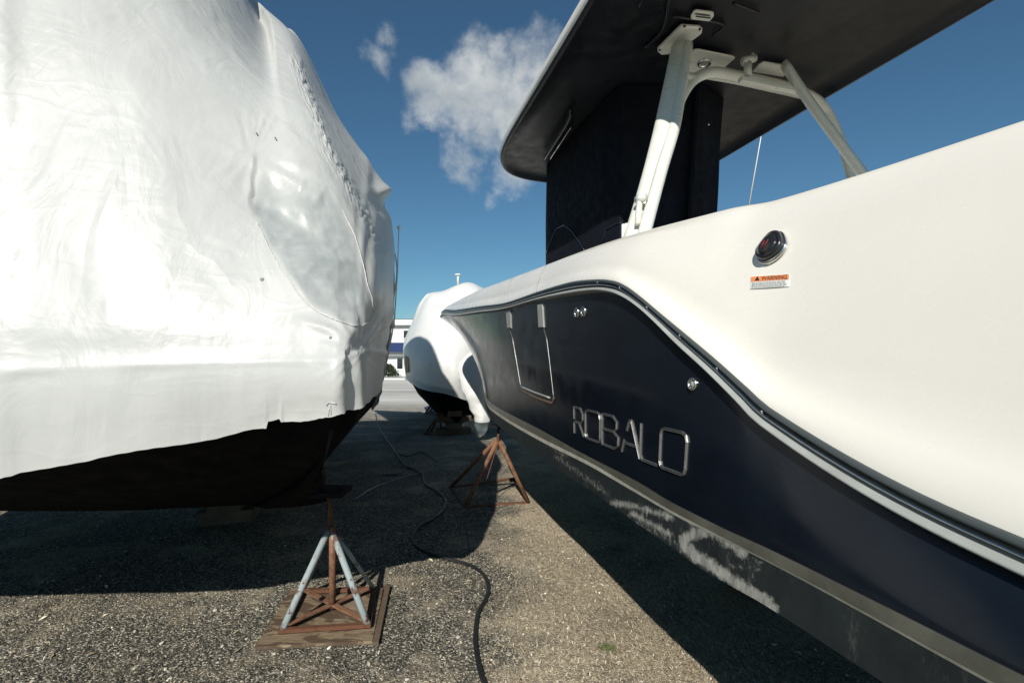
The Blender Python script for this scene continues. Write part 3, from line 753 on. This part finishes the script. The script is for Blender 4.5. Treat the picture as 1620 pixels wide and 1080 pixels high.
# ------------------------------------------------------------------ left shrink wrapped boat
lb = empty('wrapped_boat', (-2.8, 6, 0), 'large boat in crumpled white shrink wrap towering beside the near plywood sheet', 'boat', 'boats under white shrink wrap')
cols = [
 [(-1100, 820, 1.70), (-1100, 610, 1.68), (-1100, 400, 1.76), (-1100, 150, 1.95), (-1100, -200, 2.2), (-1000, -800, 3.0)],
 [(-160, 775, 1.72), (-160, 592, 1.70), (-160, 400, 1.78), (-160, 150, 1.95), (-160, -200, 2.2), (-140, -900, 3.0)],
 [(60, 742, 1.78), (60, 584, 1.76), (60, 410, 1.84), (60, 190, 2.0), (60, -90, 2.25), (80, -650, 3.1)],
 [(230, 712, 1.85), (230, 577, 1.83), (230, 420, 1.92), (230, 230, 2.08), (235, 10, 2.4), (255, -330, 3.5)],
 [(405, 677, 1.96), (405, 572, 1.93), (405, 430, 2.06), (405, 280, 2.28), (404, 130, 2.65), (398, 12, 3.9)],
 [(490, 665, 2.03), (490, 570, 2.0), (500, 430, 2.18), (480, 280, 2.42), (445, 140, 2.8), (424, 21, 4.0)],
 [(533, 657, 2.09), (535, 567, 2.07), (560, 440, 2.36), (532, 290, 2.62), (477, 150, 2.95), (440, 31, 4.1)],
 [(556, 650, 2.22), (560, 560, 2.22), (592, 440, 2.60), (560, 300, 2.85), (497, 160, 3.15), (450, 41, 4.2)],
 [(584, 637, 2.42), (588, 556, 2.48), (609, 440, 3.05), (590, 300, 3.35), (517, 168, 3.6), (456, 47, 4.3)],
 [(598, 624, 3.1), (606, 552, 3.2), (620, 440, 3.8), (611, 305, 3.9), (530, 182, 4.1), (460, 52, 4.6)],
 [(606, 608, 4.0), (612, 556, 4.2), (622, 450, 4.8), (608, 325, 4.9), (534, 195, 4.9), (459, 56, 5.2)],
 [(600, 596, 6.3), (604, 562, 6.3), (610, 480, 6.3), (594, 385, 6.3), (530, 280, 6.3), (450, 140, 6.6)],
 [(585, 588, 10.), (588, 568, 10.), (588, 510, 10.), (572, 455, 10.), (520, 390, 10.), (460, 320, 10.)],
]
ridge = [(-5.2, 4.3, 6.2), (-3.6, 4.3, 6.4), (-3.5, 4.5, 6.8), (-3.2, 4.7, 6.75), (-2.88, 4.85, 5.4), (-2.68, 4.9, 5.1), (-2.62, 4.95, 4.98), (-2.62, 5.1, 4.88), (-2.68, 5.2, 4.85), (-2.72, 5.3, 4.82), (-2.75, 5.6, 4.8), (-3.4, 7.0, 4.9), (-4.4, 10.2, 4.5)]
for j, k_ in ((0, .22), (1, .22), (2, .22), (3, .22), (4, .21), (5, .14), (6, .06)):
    cols[j] = [(a, b, c_+k_) for a, b, c_ in cols[j]]
rowsG = [[W(*cols[j][i]) for j in range(len(cols))] for i in range(6)]+[[Vector(p) for p in ridge], [Vector((p[0]-1.6, p[1]+.5, p[2]+.1)) for p in ridge]]
# the corner that sticks out under the cover
PU, PV = 36, 34
g = patch(rowsG, PU, PV)
SEAMS = [[(405, 352), (416, 372), (428, 398), (442, 422), (455, 438), (470, 462), (488, 482), (510, 497), (535, 508), (555, 515), (572, 516), (585, 507), (590, 495), (587, 470), (580, 450), (575, 425), (569, 400), (560, 372), (549, 350), (541, 333)]]
PATCH = [(395, 330), (405, 352), (428, 398), (455, 438), (488, 482), (535, 508), (572, 516), (590, 495), (580, 450), (569, 400), (541, 333), (520, 290), (470, 260), (405, 240)]
CRK = [(468, 95), (480, 130), (492, 165), (507, 205), (520, 240), (540, 270), (556, 300), (575, 335), (592, 365), (604, 400)]
R_, C_ = len(g), len(g[0])
out = []
for i in range(R_):
    row = []
    for j in range(C_):
        p = g[i][j]; a = g[min(i+1, R_-1)][j]-g[max(i-1, 0)][j]; b = g[i][min(j+1, C_-1)]-g[i][max(j-1, 0)]
        n_ = b.cross(a)
        n_ = n_.normalized() if n_.length > 1e-9 else Vector((0, -1, 0))
        if n_.dot(Vector((-.3, 1, 0))) > 0 and j < C_*.6: n_ = -n_
        x, y = toPx(p); d = 0
        d += .016*noise.noise(p*1.1)+.005*noise.noise(Vector((p.x*4+p.z*3, p.y*4, p.z*1.6)))
        if 300 < x < 660 and i < PV*5:
            if inpoly(x, y, PATCH):
                e = min(1, pdist(x, y, SEAMS[0])/30)*min(1, pdist(x, y, PATCH)/16)
                q = noise.noise(Vector((x*.010+y*.004, y*.016-x*.006, 1)))+.35*noise.noise(Vector((x*.02+y*.022, y*.03-x*.022, 4)))
                rg_ = 1-abs(noise.noise(Vector((x*.014-y*.003, y*.022+x*.012, 9))))*3
                d += -.018*e+.021*e*q+.006*e*max(0, rg_)
            dc = pdist(x, y, CRK)
            if dc < 14:
                u_ = x*.45+y*.9; w_ = x*.9-y*.45; a_ = (1-dc/14)
                d += a_*(.013*noise.noise(Vector((u_*.22, w_*.10, 2)))+.009*noise.noise(Vector((u_*.5, w_*.3, 5)))+.006)
            rx, ry = x-572, y-552; rr = math.hypot(rx, ry); th0 = math.atan2(ry, rx)
            if 3 < rr < 95:
                q = noise.noise(Vector((math.cos(th0)*3.2, math.sin(th0)*3.2, 4)))+.5*noise.noise(Vector((math.cos(th0)*8, math.sin(th0)*8, rr*.01)))
                d += .017*q*math.sin(math.pi*min(1, rr/95))*(1.25 if (ry < 10 and rx > -5) else .3)
            rx, ry = x-398, y-245; rr = math.hypot(rx, ry); th0 = math.atan2(ry, rx)
            if 4 < rr < 80: d += .005*noise.noise(Vector((math.cos(th0)*6, math.sin(th0)*6, 4)))*math.sin(math.pi*rr/80)
            dd = (x-400)*.30-(y-255)*.95      # long diagonal fold
            d += .022*math.exp(-((y-(258+(x-405)*.42))/11)**2)*max(0, 1-abs(x-450)/120)
            d -= .016*math.exp(-((y-(318+(x-405)*.50))/14)**2)*max(0, 1-abs(x-460)/110)
            if x > 560: d += .016*noise.noise(Vector((x*.07, y*.014, 7)))*min(1, (x-560)/20)
            # fold under the seam
            d += .020*math.exp(-((y-(505+(x-470)*.30))/7)**2)*max(0, 1-abs(x-515)/55)
            if y > 556 and 548 < x < 600: d += .020*math.exp(-((x-566-(y-560)*.05)/7)**2)-.018*math.exp(-((x-552)/6)**2)
        d += .007*math.exp(-((i-PV)/1.6)**2)*(.6+.8*noise.noise(Vector((j*.05, 0, 0))))-.006*math.exp(-((i-PV-6)/5.0)**2)
        v = p+n_*d
        if i < PV*.5:
            f_ = 1-i/(PV*.5)
            jag = .020*noise.noise(Vector((j*.035, 0, 3)))+.003*noise.noise(Vector((j*.22, 0, 8)))
            if 402 < x < 423: jag -= .016*(x-402)/21
            elif 423 <= x < 445: jag += .014
            v = v+Vector((0, 0, jag*f_))
            if abs(x-445) < 3: v = v+n_*.008*f_
        if i > 0:
            ka = math.exp(-((j-9*PU)/(PU*.9))**2)
            v = v+Vector((p.y/F*(9*math.exp(-((y-301)/9)**2)-9*math.exp(-((y-326)/13)**2))*ka, 0, 0))
        row.append(v)
    out.append(row)
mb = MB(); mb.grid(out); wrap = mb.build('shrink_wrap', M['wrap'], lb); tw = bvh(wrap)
af = wrap.data.attributes.new('grey_patch', 'FLOAT', 'POINT'); vals = []  # greyer tint inside the patch outline, fading out at its border
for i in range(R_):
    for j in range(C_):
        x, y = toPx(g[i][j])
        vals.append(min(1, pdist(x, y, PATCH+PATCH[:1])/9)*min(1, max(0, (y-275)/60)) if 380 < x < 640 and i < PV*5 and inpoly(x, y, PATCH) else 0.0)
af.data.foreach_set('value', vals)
for sm in SEAMS:
    mb = MB(); P_ = drape(tw, sm, .004, 3)
    P_ = [p+Vector((0, 0, .0035*noise.noise(Vector((i*.5, 0, 0))))) for i, p in enumerate(P_)]
    mb.tube(P_, [.0036+.002*noise.noise(Vector((i*.6, 0, 0))) for i in range(len(P_))], 6, flat=.7); mb.build('wrap_seam', M['tape'], lb)
for a, b, c_, d_ in ((406, 211, 408, 215), (435, 218, 438, 223)):
    mb = MB(); mb.tube(drape(tw, [(a, b), (c_, d_)], .002, 2), .003, 6); mb.build('wrap_snag', M['black'], lb)
for x, y, r in ((414.5, 442, .009), (523, 534, .007)):
    l, nr = hit(tw, x, y, .001); mb = MB(); mb.lathe(l, nr, [(r, 0), (r*.8, .003), (.0001, .004)], 12); mb.build('vent_button', M['grey'], lb)
# skirt scar marks like a melted tie
mb = MB()
for pl in ([(517, 641), (520, 636), (532, 638)], [(523, 640), (524, 655)], [(520, 657), (521, 646)]):
    mb.tube(drape(tw, pl, .003, 2), .0022, 5)
mb.build('melted_tie', M['tape'], lb)
# hull under the skirt
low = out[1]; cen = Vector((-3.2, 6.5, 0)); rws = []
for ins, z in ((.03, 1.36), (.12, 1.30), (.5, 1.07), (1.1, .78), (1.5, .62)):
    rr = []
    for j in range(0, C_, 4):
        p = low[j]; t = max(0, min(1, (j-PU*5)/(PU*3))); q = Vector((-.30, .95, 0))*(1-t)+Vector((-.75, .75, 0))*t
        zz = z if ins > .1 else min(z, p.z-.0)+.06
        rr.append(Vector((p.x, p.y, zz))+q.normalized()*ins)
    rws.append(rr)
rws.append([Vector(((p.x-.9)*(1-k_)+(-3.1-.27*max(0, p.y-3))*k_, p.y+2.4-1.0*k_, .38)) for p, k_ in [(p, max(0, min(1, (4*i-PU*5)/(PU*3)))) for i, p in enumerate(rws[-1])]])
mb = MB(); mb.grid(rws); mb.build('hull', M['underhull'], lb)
# loose clear film hanging at the side and its pole
mb = MB(); rws = []
fl_ = [((617, 385), (622, 372), 4.6), ((615, 430), (624, 425), 4.6), ((612, 480), (624, 475), 4.7), ((607, 530), (619, 525), 4.5), ((602, 570), (613, 565), 4.4), ((597, 605), (607, 600), 4.2), ((590, 632), (603, 622), 4.0), ((588, 650), (597, 640), 3.9)]
for a, b, Y in fl_: rws.append([W(a[0]+(b[0]-a[0])*k/10, a[1]+(b[1]-a[1])*k/10, Y+.06*noise.noise(Vector((k*.5, a[1]*.02, 0)))+.03*math.sin(k*1.3)) for k in range(11)])
rws = [spline(r, 2) for r in rws]; rws = [[spline([rws[i][j] for i in range(len(rws))], 6)[q] for j in range(len(rws[0]))] for q in range(6*(len(rws)-1)+1)]
rws = [[p+Vector((.010*noise.noise(p*22), .03*noise.noise(p*16), 0)) for p in r] for r in rws]
mb.grid(rws); mb.build('loose_film', M['film'], lb)
mb = MB(); P_ = [W(631, 358, 4.8), W(629, 430, 4.8), W(624, 505, 4.8), W(617, 545, 4.7), W(606, 600, 4.6)]
mb.tube(P_, [.004, .005, .007, .008, .008], 8); pole = mb.build('outrigger_pole', M['powder'], lb)
mb = MB(); mb.lathe(W(631.5, 361, 4.8), (0, 0, 1), [(.001, -.012), (.016, -.006), (.02, .006), (.014, .02), (.001, .024)], 12); mb.build('pole_tip', M['gel'], pole)
mb = MB(); mb.tube(spline([W(616, 392, 4.7), W(624, 400, 4.7), W(628, 430, 4.7), W(622, 480, 4.7), W(618, 520, 4.6)], 6), .006, 6); mb.build('hanging_cord', M['film'], lb)
mb = MB(); mb.lathe(W(616, 512, 4.65), (0, 0, 1), [(.045, -.04), (.05, -.02), (.05, .02), (.045, .04)], 12); mb.build('pole_collar', M['powder'], pole)

# ------------------------------------------------------------------ third boat (behind)
b3 = empty('wrapped_boat', (-1.2, 14, 0), 'smaller white shrink wrapped boat beyond the navy bow, thin mast on top', 'boat', 'boats under white shrink wrap')
c3 = [
 [(645, 600, 17), (643, 560, 17), (660, 520, 17), (680, 485, 17), (700, 470, 17)],
 [(643, 600, 13), (638, 549, 13), (652, 510, 13), (666, 478, 13), (690, 462, 13)],
 [(652, 608, 11.6), (645, 553, 11.8), (658, 512, 12.0), (670, 478, 12.3), (688, 461.5, 12.6)],
 [(672, 617, 11.1), (667, 565, 11.1), (675, 520, 11.4), (683, 485, 11.8), (703, 458.5, 12.4)],
 [(700, 622, 10.9), (702, 575, 10.8), (706, 530, 11.1), (715, 485, 11.6), (728, 449, 12.4)],
 [(722, 628, 10.9), (728, 585, 10.8), (735, 535, 11.1), (742, 490, 11.6), (746, 448, 12.4)],
 [(745, 636, 11.2), (755, 585, 11.2), (765, 535, 11.4), (770, 490, 11.8), (765, 456, 12.6)],
 [(765, 640, 12.0), (780, 585, 12.0), (795, 535, 12.0), (800, 490, 12.4), (790, 468, 13)],
 [(790, 630, 17), (800, 585, 17), (810, 535, 17), (810, 490, 17), (800, 475, 17)]]
rg = [[W(*c3[j][i]) for j in range(len(c3))] for i in range(5)]
rg.append([Vector((p.x*.6-.4, p.y+1.2, p.z-.1)) for p in rg[-1]])
g = patch(rg, 12, 12)
g = [[p+Vector((0, -.05*noise.noise(p*1.3)-.02*noise.noise(Vector((p.x*4, 0, p.z*2.2-p.x*2))), .02*noise.noise(p*2.2))) for p in r] for r in g]
mb = MB(); mb.grid(g); mb.build('shrink_wrap', M['wrap_far'], b3)
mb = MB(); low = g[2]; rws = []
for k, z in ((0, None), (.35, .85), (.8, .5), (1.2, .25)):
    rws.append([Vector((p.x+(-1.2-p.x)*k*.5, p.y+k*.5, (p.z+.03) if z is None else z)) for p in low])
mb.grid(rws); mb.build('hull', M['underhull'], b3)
mb = MB(); rws = []
for (x, y, w_, Y) in ((735, 545, 18, 11.3), (744, 588, 20, 10.8), (751, 618, 20, 10.6), (758, 640, 17, 10.55), (762, 657, 14, 10.5), (763, 668, 12, 10.5), (762, 678, 11, 10.5), (761, 687, 7, 10.5)):
    rws.append([W(x+w_*math.cos(a), y+w_*.2*math.sin(a), Y-.12*math.sin(a)*w_/12) for a in [2*math.pi*k/20 for k in range(20)]])
rws = [[spline([r[j] for r in rws], 5)[q] for j in range(20)] for q in range(5*7+1)]
rws = [[p+Vector((.03*noise.noise(p*7), .05*noise.noise(p*9), 0)) for p in r] for r in rws]
k_ = 24
mb.grid(rws[:k_+1], True); tail = mb.build('gathered_wrap_tail', M['wrap_far'], b3)
mb = MB(); mb.grid(rws[k_:], True); mb.build('clear_film_tip', M['film_dark'], tail)
l_, n_ = hit(bvh(*[o for o in b3.children if o.name.startswith('shrink_wrap')]), 645, 575, .02)
tb3 = bvh(*[o for o in b3.children if o.name.startswith('shrink_wrap')])
mb = MB(); mb.tube([W(724.5, 452, 12.3), W(724.5, 434, 12.3)], .028, 8); mb.box(W(724.5, 434.5, 12.3), .12, .12, .03, bev=.005); mb.build('mast', M['powder'], b3)
q = [hit(tb3, x, y, .02)[0] for x, y in ((641.5, 562), (647, 566), (648.5, 588), (643.5, 590))]
if all(q): mb = MB(); mb.plate(q, (-.2, -1, 0), .02); mb.build('tan_patch', M['tan'], b3, smooth=False)

# ------------------------------------------------------------------ boat stands
def stand(label, feet, apex, top_z, hoop=None, leg_m='rust', post=True, r=.02, gus=True, group='steel boat stands'):
    feet = [Vector(f) for f in feet]; apex = Vector(apex); c = sum(feet, Vector())/len(feet)
    root = empty('boat_stand', (c.x, c.y, 0), label, 'boat stand', group)
    n_ = len(feet)
    for i, f in enumerate(feet):
        mb = MB(); mb.tube([f+Vector((0, 0, .01)), apex+(f-apex).normalized()*.03], r if i != 2 else r*.7, 12)
        mb.build('leg', M[leg_m], root)
    mb = MB()
    for i in range(n_):
        a, b = feet[i], feet[(i+1) % n_]; t = (b-a).normalized()*.02
        mb.beam(a-t+Vector((0, 0, .012+.001*i)), b+t+Vector((0, 0, .012+.001*i)), .036, .022)
    mb.build('base_frame', M['rust'], root, smooth=False)
    if gus:
        mb = MB()
        for f in feet: mb.beam(Vector((c.x, c.y, c.z+.034)), f+Vector((0, 0, .034))+(c-f)*.1, .035, .012)
        mb.build('gusset', M['rust_bright'], root, smooth=False)
    if post:
        mb = MB(); mb.tube([Vector((c.x, c.y, c.z+.01)), Vector((c.x, c.y, apex.z))], .021, 14)
        mb.build('centre_post', M['rust_bright'], root)
    mb = MB(); mb.tube([apex-Vector((0, 0, .12)), Vector((apex.x, apex.y, top_z-.03))], .014, 10); sc_ = mb.build('screw', M['rust'], root)
    mb = MB(); mb.box(Vector((apex.x, apex.y, top_z)), .22, .22, .035, bev=.006); mb.build('pad', M['canvas'], root, smooth=False)
    return root
pz = .030
f1 = [G0(446, 1000, pz), G0(582, 991, pz), G0(592, 934, pz), G0(478, 938, pz)]
ap = W(522, 832, 3.25)
stand('near boat stand with peeling pale blue legs standing on a plywood sheet', f1, ap, .78, leg_m='rust_paint')
f2 = [G0(736, 803, 0), G0(836, 796, 0), G0(820, 757, 0), G0(712, 772, 0)]
apx = W(788, 694, 5.65)
st2 = stand('orange rusted boat stand under the chine of the navy boat', f2, apx, .90, leg_m='rust_bright', post=False, r=.024, gus=False)
f3 = [(-2.75, 16.0, 0), (-2.05, 15.9, 0), (-2.0, 16.7, 0), (-2.7, 16.7, 0)]
stand('dark boat stand far back under the smaller wrapped boat', f3, (-2.35, 16.2, .72), .95, leg_m='rust', r=.03, gus=False)
f4 = [(-1.95, 11.3, 0), (-1.35, 11.2, 0), (-1.3, 11.8, 0), (-1.9, 11.8, 0)]
stand('dark boat stand in the shade under the front of the smaller wrapped boat', f4, (-1.6, 11.5, .55), .68, leg_m='rust', r=.024, gus=False)
# plywood sheet
P4 = [G0(404, 1029), G0(589, 1019), G0(607, 934), G0(462, 934)]
for p in P4: p.z = .004
mb = MB(); n_ = 4; v = [p.copy() for p in P4]+[p+Vector((0, 0, .019)) for p in P4]
mb.add(v, [(3, 2, 1, 0), (4, 5, 6, 7)]+[(i, (i+1) % 4, 4+(i+1) % 4, 4+i) for i in range(4)])
plyo = mb.build('plywood_sheet', M['ply'], smooth=False); tag(plyo, 'weathered plywood sheet stained brown under the near boat stand', 'plywood')
a, b = G0(590, 1019), G0(608, 932)
mb = MB(); mb.beam(a+Vector((.02, -.02, .014)), b+Vector((.02, .02, .014)), .035, .022); tag(mb.build('wood_batten', M['wood'], smooth=False), 'dark wooden batten lying along the right edge of the plywood', 'batten')
# keel blocks
def blocks(label, x, y, zt, ang=TH, w_=.5):
    root = empty('keel_block', (x, y, 0), label, 'keel block', 'timber keel blocks under the boats'); z = 0; k = 0
    while z < zt-.02:
        h = min(.14, zt-z); mb = MB(); a = ang+(math.pi/2 if k % 2 else 0)
        ax = (Vector((math.cos(a), math.sin(a), 0)), Vector((-math.sin(a), math.cos(a), 0)), Vector((0, 0, 1)))
        mb.box((x, y, z+h/2), w_, .30 if k % 2 else .4, h-.004, ax, .008); mb.build('timber', M['wood'], root, smooth=False); z += h; k += 1
p = snz(3.0, 2.74, 0); blocks('timber keel block in the dark under the middle of the navy boat', p.x, p.y, .42)
blocks('timber keel block in deep shade under the large wrapped boat', -2.9, 5.2, .42)
p = W(716, 575, 11.6); blocks('tall timber keel block under the smaller wrapped boat', p.x, p.y, .55, w_=.8)

# hoses and cords
def hose(name, pix, r, m, label, cat, lift=0.0):
    P_ = spline([G0(x, y, 0) for x, y in pix], 10)
    P_ = [Vector((p.x, p.y, gz(p.x, p.y)+r+lift)) for p in P_]
    mb = MB(); mb.tube(P_, r, 10); o = mb.build(name, m); tag(o, label, cat); return o
hose('hose', [(775, 1100), (762, 1072), (753, 1030), (752, 1005), (757, 970), (770, 945), (772, 925), (760, 905), (735, 893), (700, 884), (672, 874), (655, 862), (653, 850), (665, 835), (690, 820), (703, 805), (704, 790), (690, 778), (673, 768), (668, 752), (655, 744), (640, 736), (625, 715), (608, 690), (598, 672), (594, 655)], .0135, M['hose'],
     'black rubber hose snaking from the near ground into the shade between the boats', 'hose')
hose('cord', [(640, 738), (640, 746), (625, 752), (605, 752)], .008, M['hose'], 'thin dark cord curled on the shaded ground beside the hose', 'cord')
hose('cord', [(560, 790), (600, 768), (650, 752), (690, 742), (720, 744)], .007, M['rail'], 'thin grey cord stretched over the shaded ground across the hose', 'cord')
hose('cord', [(648, 655), (640, 680), (622, 705), (640, 722), (668, 716), (690, 730)], .008, M['hose'], 'thin dark cord looping over shaded ground, farthest of the cords', 'cord')
mb = MB(); P_ = spline([apx+Vector((-.02, -.02, -.1)), W(765, 770, 5.4), W(742, 800, 5.2), G0(737, 832), G0(739, 850), G0(744, 874)], 10)
P_ = [Vector((p.x, p.y, max(p.z, .012))) for p in P_]
mb.tube(P_, .005, 6); tag(mb.build('chain', M['rust']), 'thin rusty chain trailing from the orange boat stand to the ground', 'chain')

# ------------------------------------------------------------------ far background
bd = empty('boatyard_building', (-19, 90, 0), 'long white sided two storey building beyond the yard', 'building')
x0, x1, y0, y1, hz = -36, -9, 88, 100, 8.6
mb = MB()
n_ = 108
for k in range(n_):   # ribbed siding, lower storey
    xa = x0+(x1-x0)*k/n_; xb = x0+(x1-x0)*(k+.8)/n_; xc = x0+(x1-x0)*(k+1)/n_
    mb.add([(xa, y0, 0), (xb, y0, 0), (xb, y0, hz), (xa, y0, hz), (xc, y0-.06, 0), (xc, y0-.06, hz)], [(0, 1, 2, 3), (1, 4, 5, 2)])
mb.add([(x0, y0, 0), (x0, y1, 0), (x0, y1, hz), (x0, y0, hz), (x1, y0, 0), (x1, y1, 0), (x1, y1, hz), (x1, y0, hz)], [(0, 1, 2, 3), (5, 4, 7, 6), (1, 5, 6, 2)])
mb.build('wall', M['siding'], bd, smooth=False)
mb = MB(); mb.add([(x0-.5, y0-.8, hz), (x1+.5, y0-.8, hz), (x1+.5, y0-.8, hz+.35), (x0-.5, y0-.8, hz+.35), (x0-.5, (y0+y1)/2, hz+1.3), (x1+.5, (y0+y1)/2, hz+1.3), (x0-.5, y1+.8, hz), (x1+.5, y1+.8, hz)],
                  [(0, 1, 2, 3), (3, 2, 5, 4), (4, 5, 7, 6), (1, 7, 5, 2), (0, 3, 4, 6)]); mb.build('roof', M['roofing'], bd, smooth=False)
mb = MB(); mb.box(((x0+x1)/2, y0-.86, hz+.1), x1-x0+1, .1, .9); mb.build('fascia', M['siding'], bd, smooth=False)
mb = MB(); mb.box(((x0+x1)/2, y0-.12, 4.2), x1-x0, .12, .25); mb.build('band', M['roofing'], bd, smooth=False)
for wx in (-18.2, -16.5, -25, -27, -12):
    f = MB(); f.box((wx, y0-.12, 6.7), 1.5, .1, 1.5); fr = f.build('window', M['siding'], bd, smooth=False)
    f = MB(); f.box((wx, y0-.19, 6.7), 1.2, .06, 1.25); f.build('pane', M['glass'], fr, smooth=False)
sh = empty('kiosk', (-15, 66, 0), 'small white kiosk with a dark blue sloping roof in front of the long building', 'kiosk')
mb = MB(); mb.box((-15.1, 67, 1.6), 3.2, 3, 3.2, bev=.02); mb.build('wall', M['siding'], sh, smooth=False)
mb = MB(); mb.add([(-17.0, 65.0, 3.1), (-13.2, 65.0, 3.1), (-13.5, 67.5, 4.4), (-16.7, 67.5, 4.4), (-13.5, 69, 3.2), (-16.7, 69, 3.2)], [(0, 1, 2, 3), (3, 2, 4, 5), (1, 4, 2), (0, 3, 5)]); mb.build('roof', M['blueroof'], sh, smooth=False)
mb = MB(); mb.box((-15.0, 65.2, 2.6), 2.8, .3, .25); mb.build('awning', M['roofing'], sh, smooth=False)
f = MB(); f.box((-14.5, 65.44, 1.5), .95, .08, 1.6); fr = f.build('door', M['siding'], sh, smooth=False); f = MB(); f.box((-14.5, 65.38, 1.6), .7, .06, 1.3); f.build('pane', M['glass'], fr, smooth=False)
def bush(x, y, r, h, label, n_=1500):
    root = empty('shrub', (x, y, 0), label, 'shrub'); mb = MB()
    for _ in range(n_):
        a = random.random()*6.28; e_ = random.random(); rr = r*random.random()**.4
        k = 1+.35*noise.noise(Vector((a*1.2, e_*2, x)))
        p = Vector((x+math.cos(a)*rr*k*math.cos(e_*1.4), y+math.sin(a)*rr*k*.7, h*e_*k*.9+.1)); s_ = random.uniform(.06, .16)
        u = Vector((random.gauss(0, 1), random.gauss(0, 1), random.gauss(0, 1))).normalized(); q = u.orthogonal().normalized()
        mb.add([p-u*s_, p+q*s_*.5, p+u*s_, p-q*s_*.5], [(0, 1, 2, 3)])
    mb.build('crown', M['leaf'], root, smooth=False)
    mb = MB(); mb.tube([(x, y, 0), (x, y, h*.6)], [.08, .03], 8); mb.build('trunk', M['wood'], root)
bush(-14.9, 61, 1.3, 1.5, 'dark green shrub in front of the white kiosk')
mb = MB(); P_ = [(-13.8+.0, 50.5, .07), (-10.6, 50.2, .07)]; mb.beam(P_[0], P_[1], .25, .14); tag(mb.build('parking_kerb', M['siding'], smooth=False), 'white concrete kerb block lying across the far yard', 'kerb')
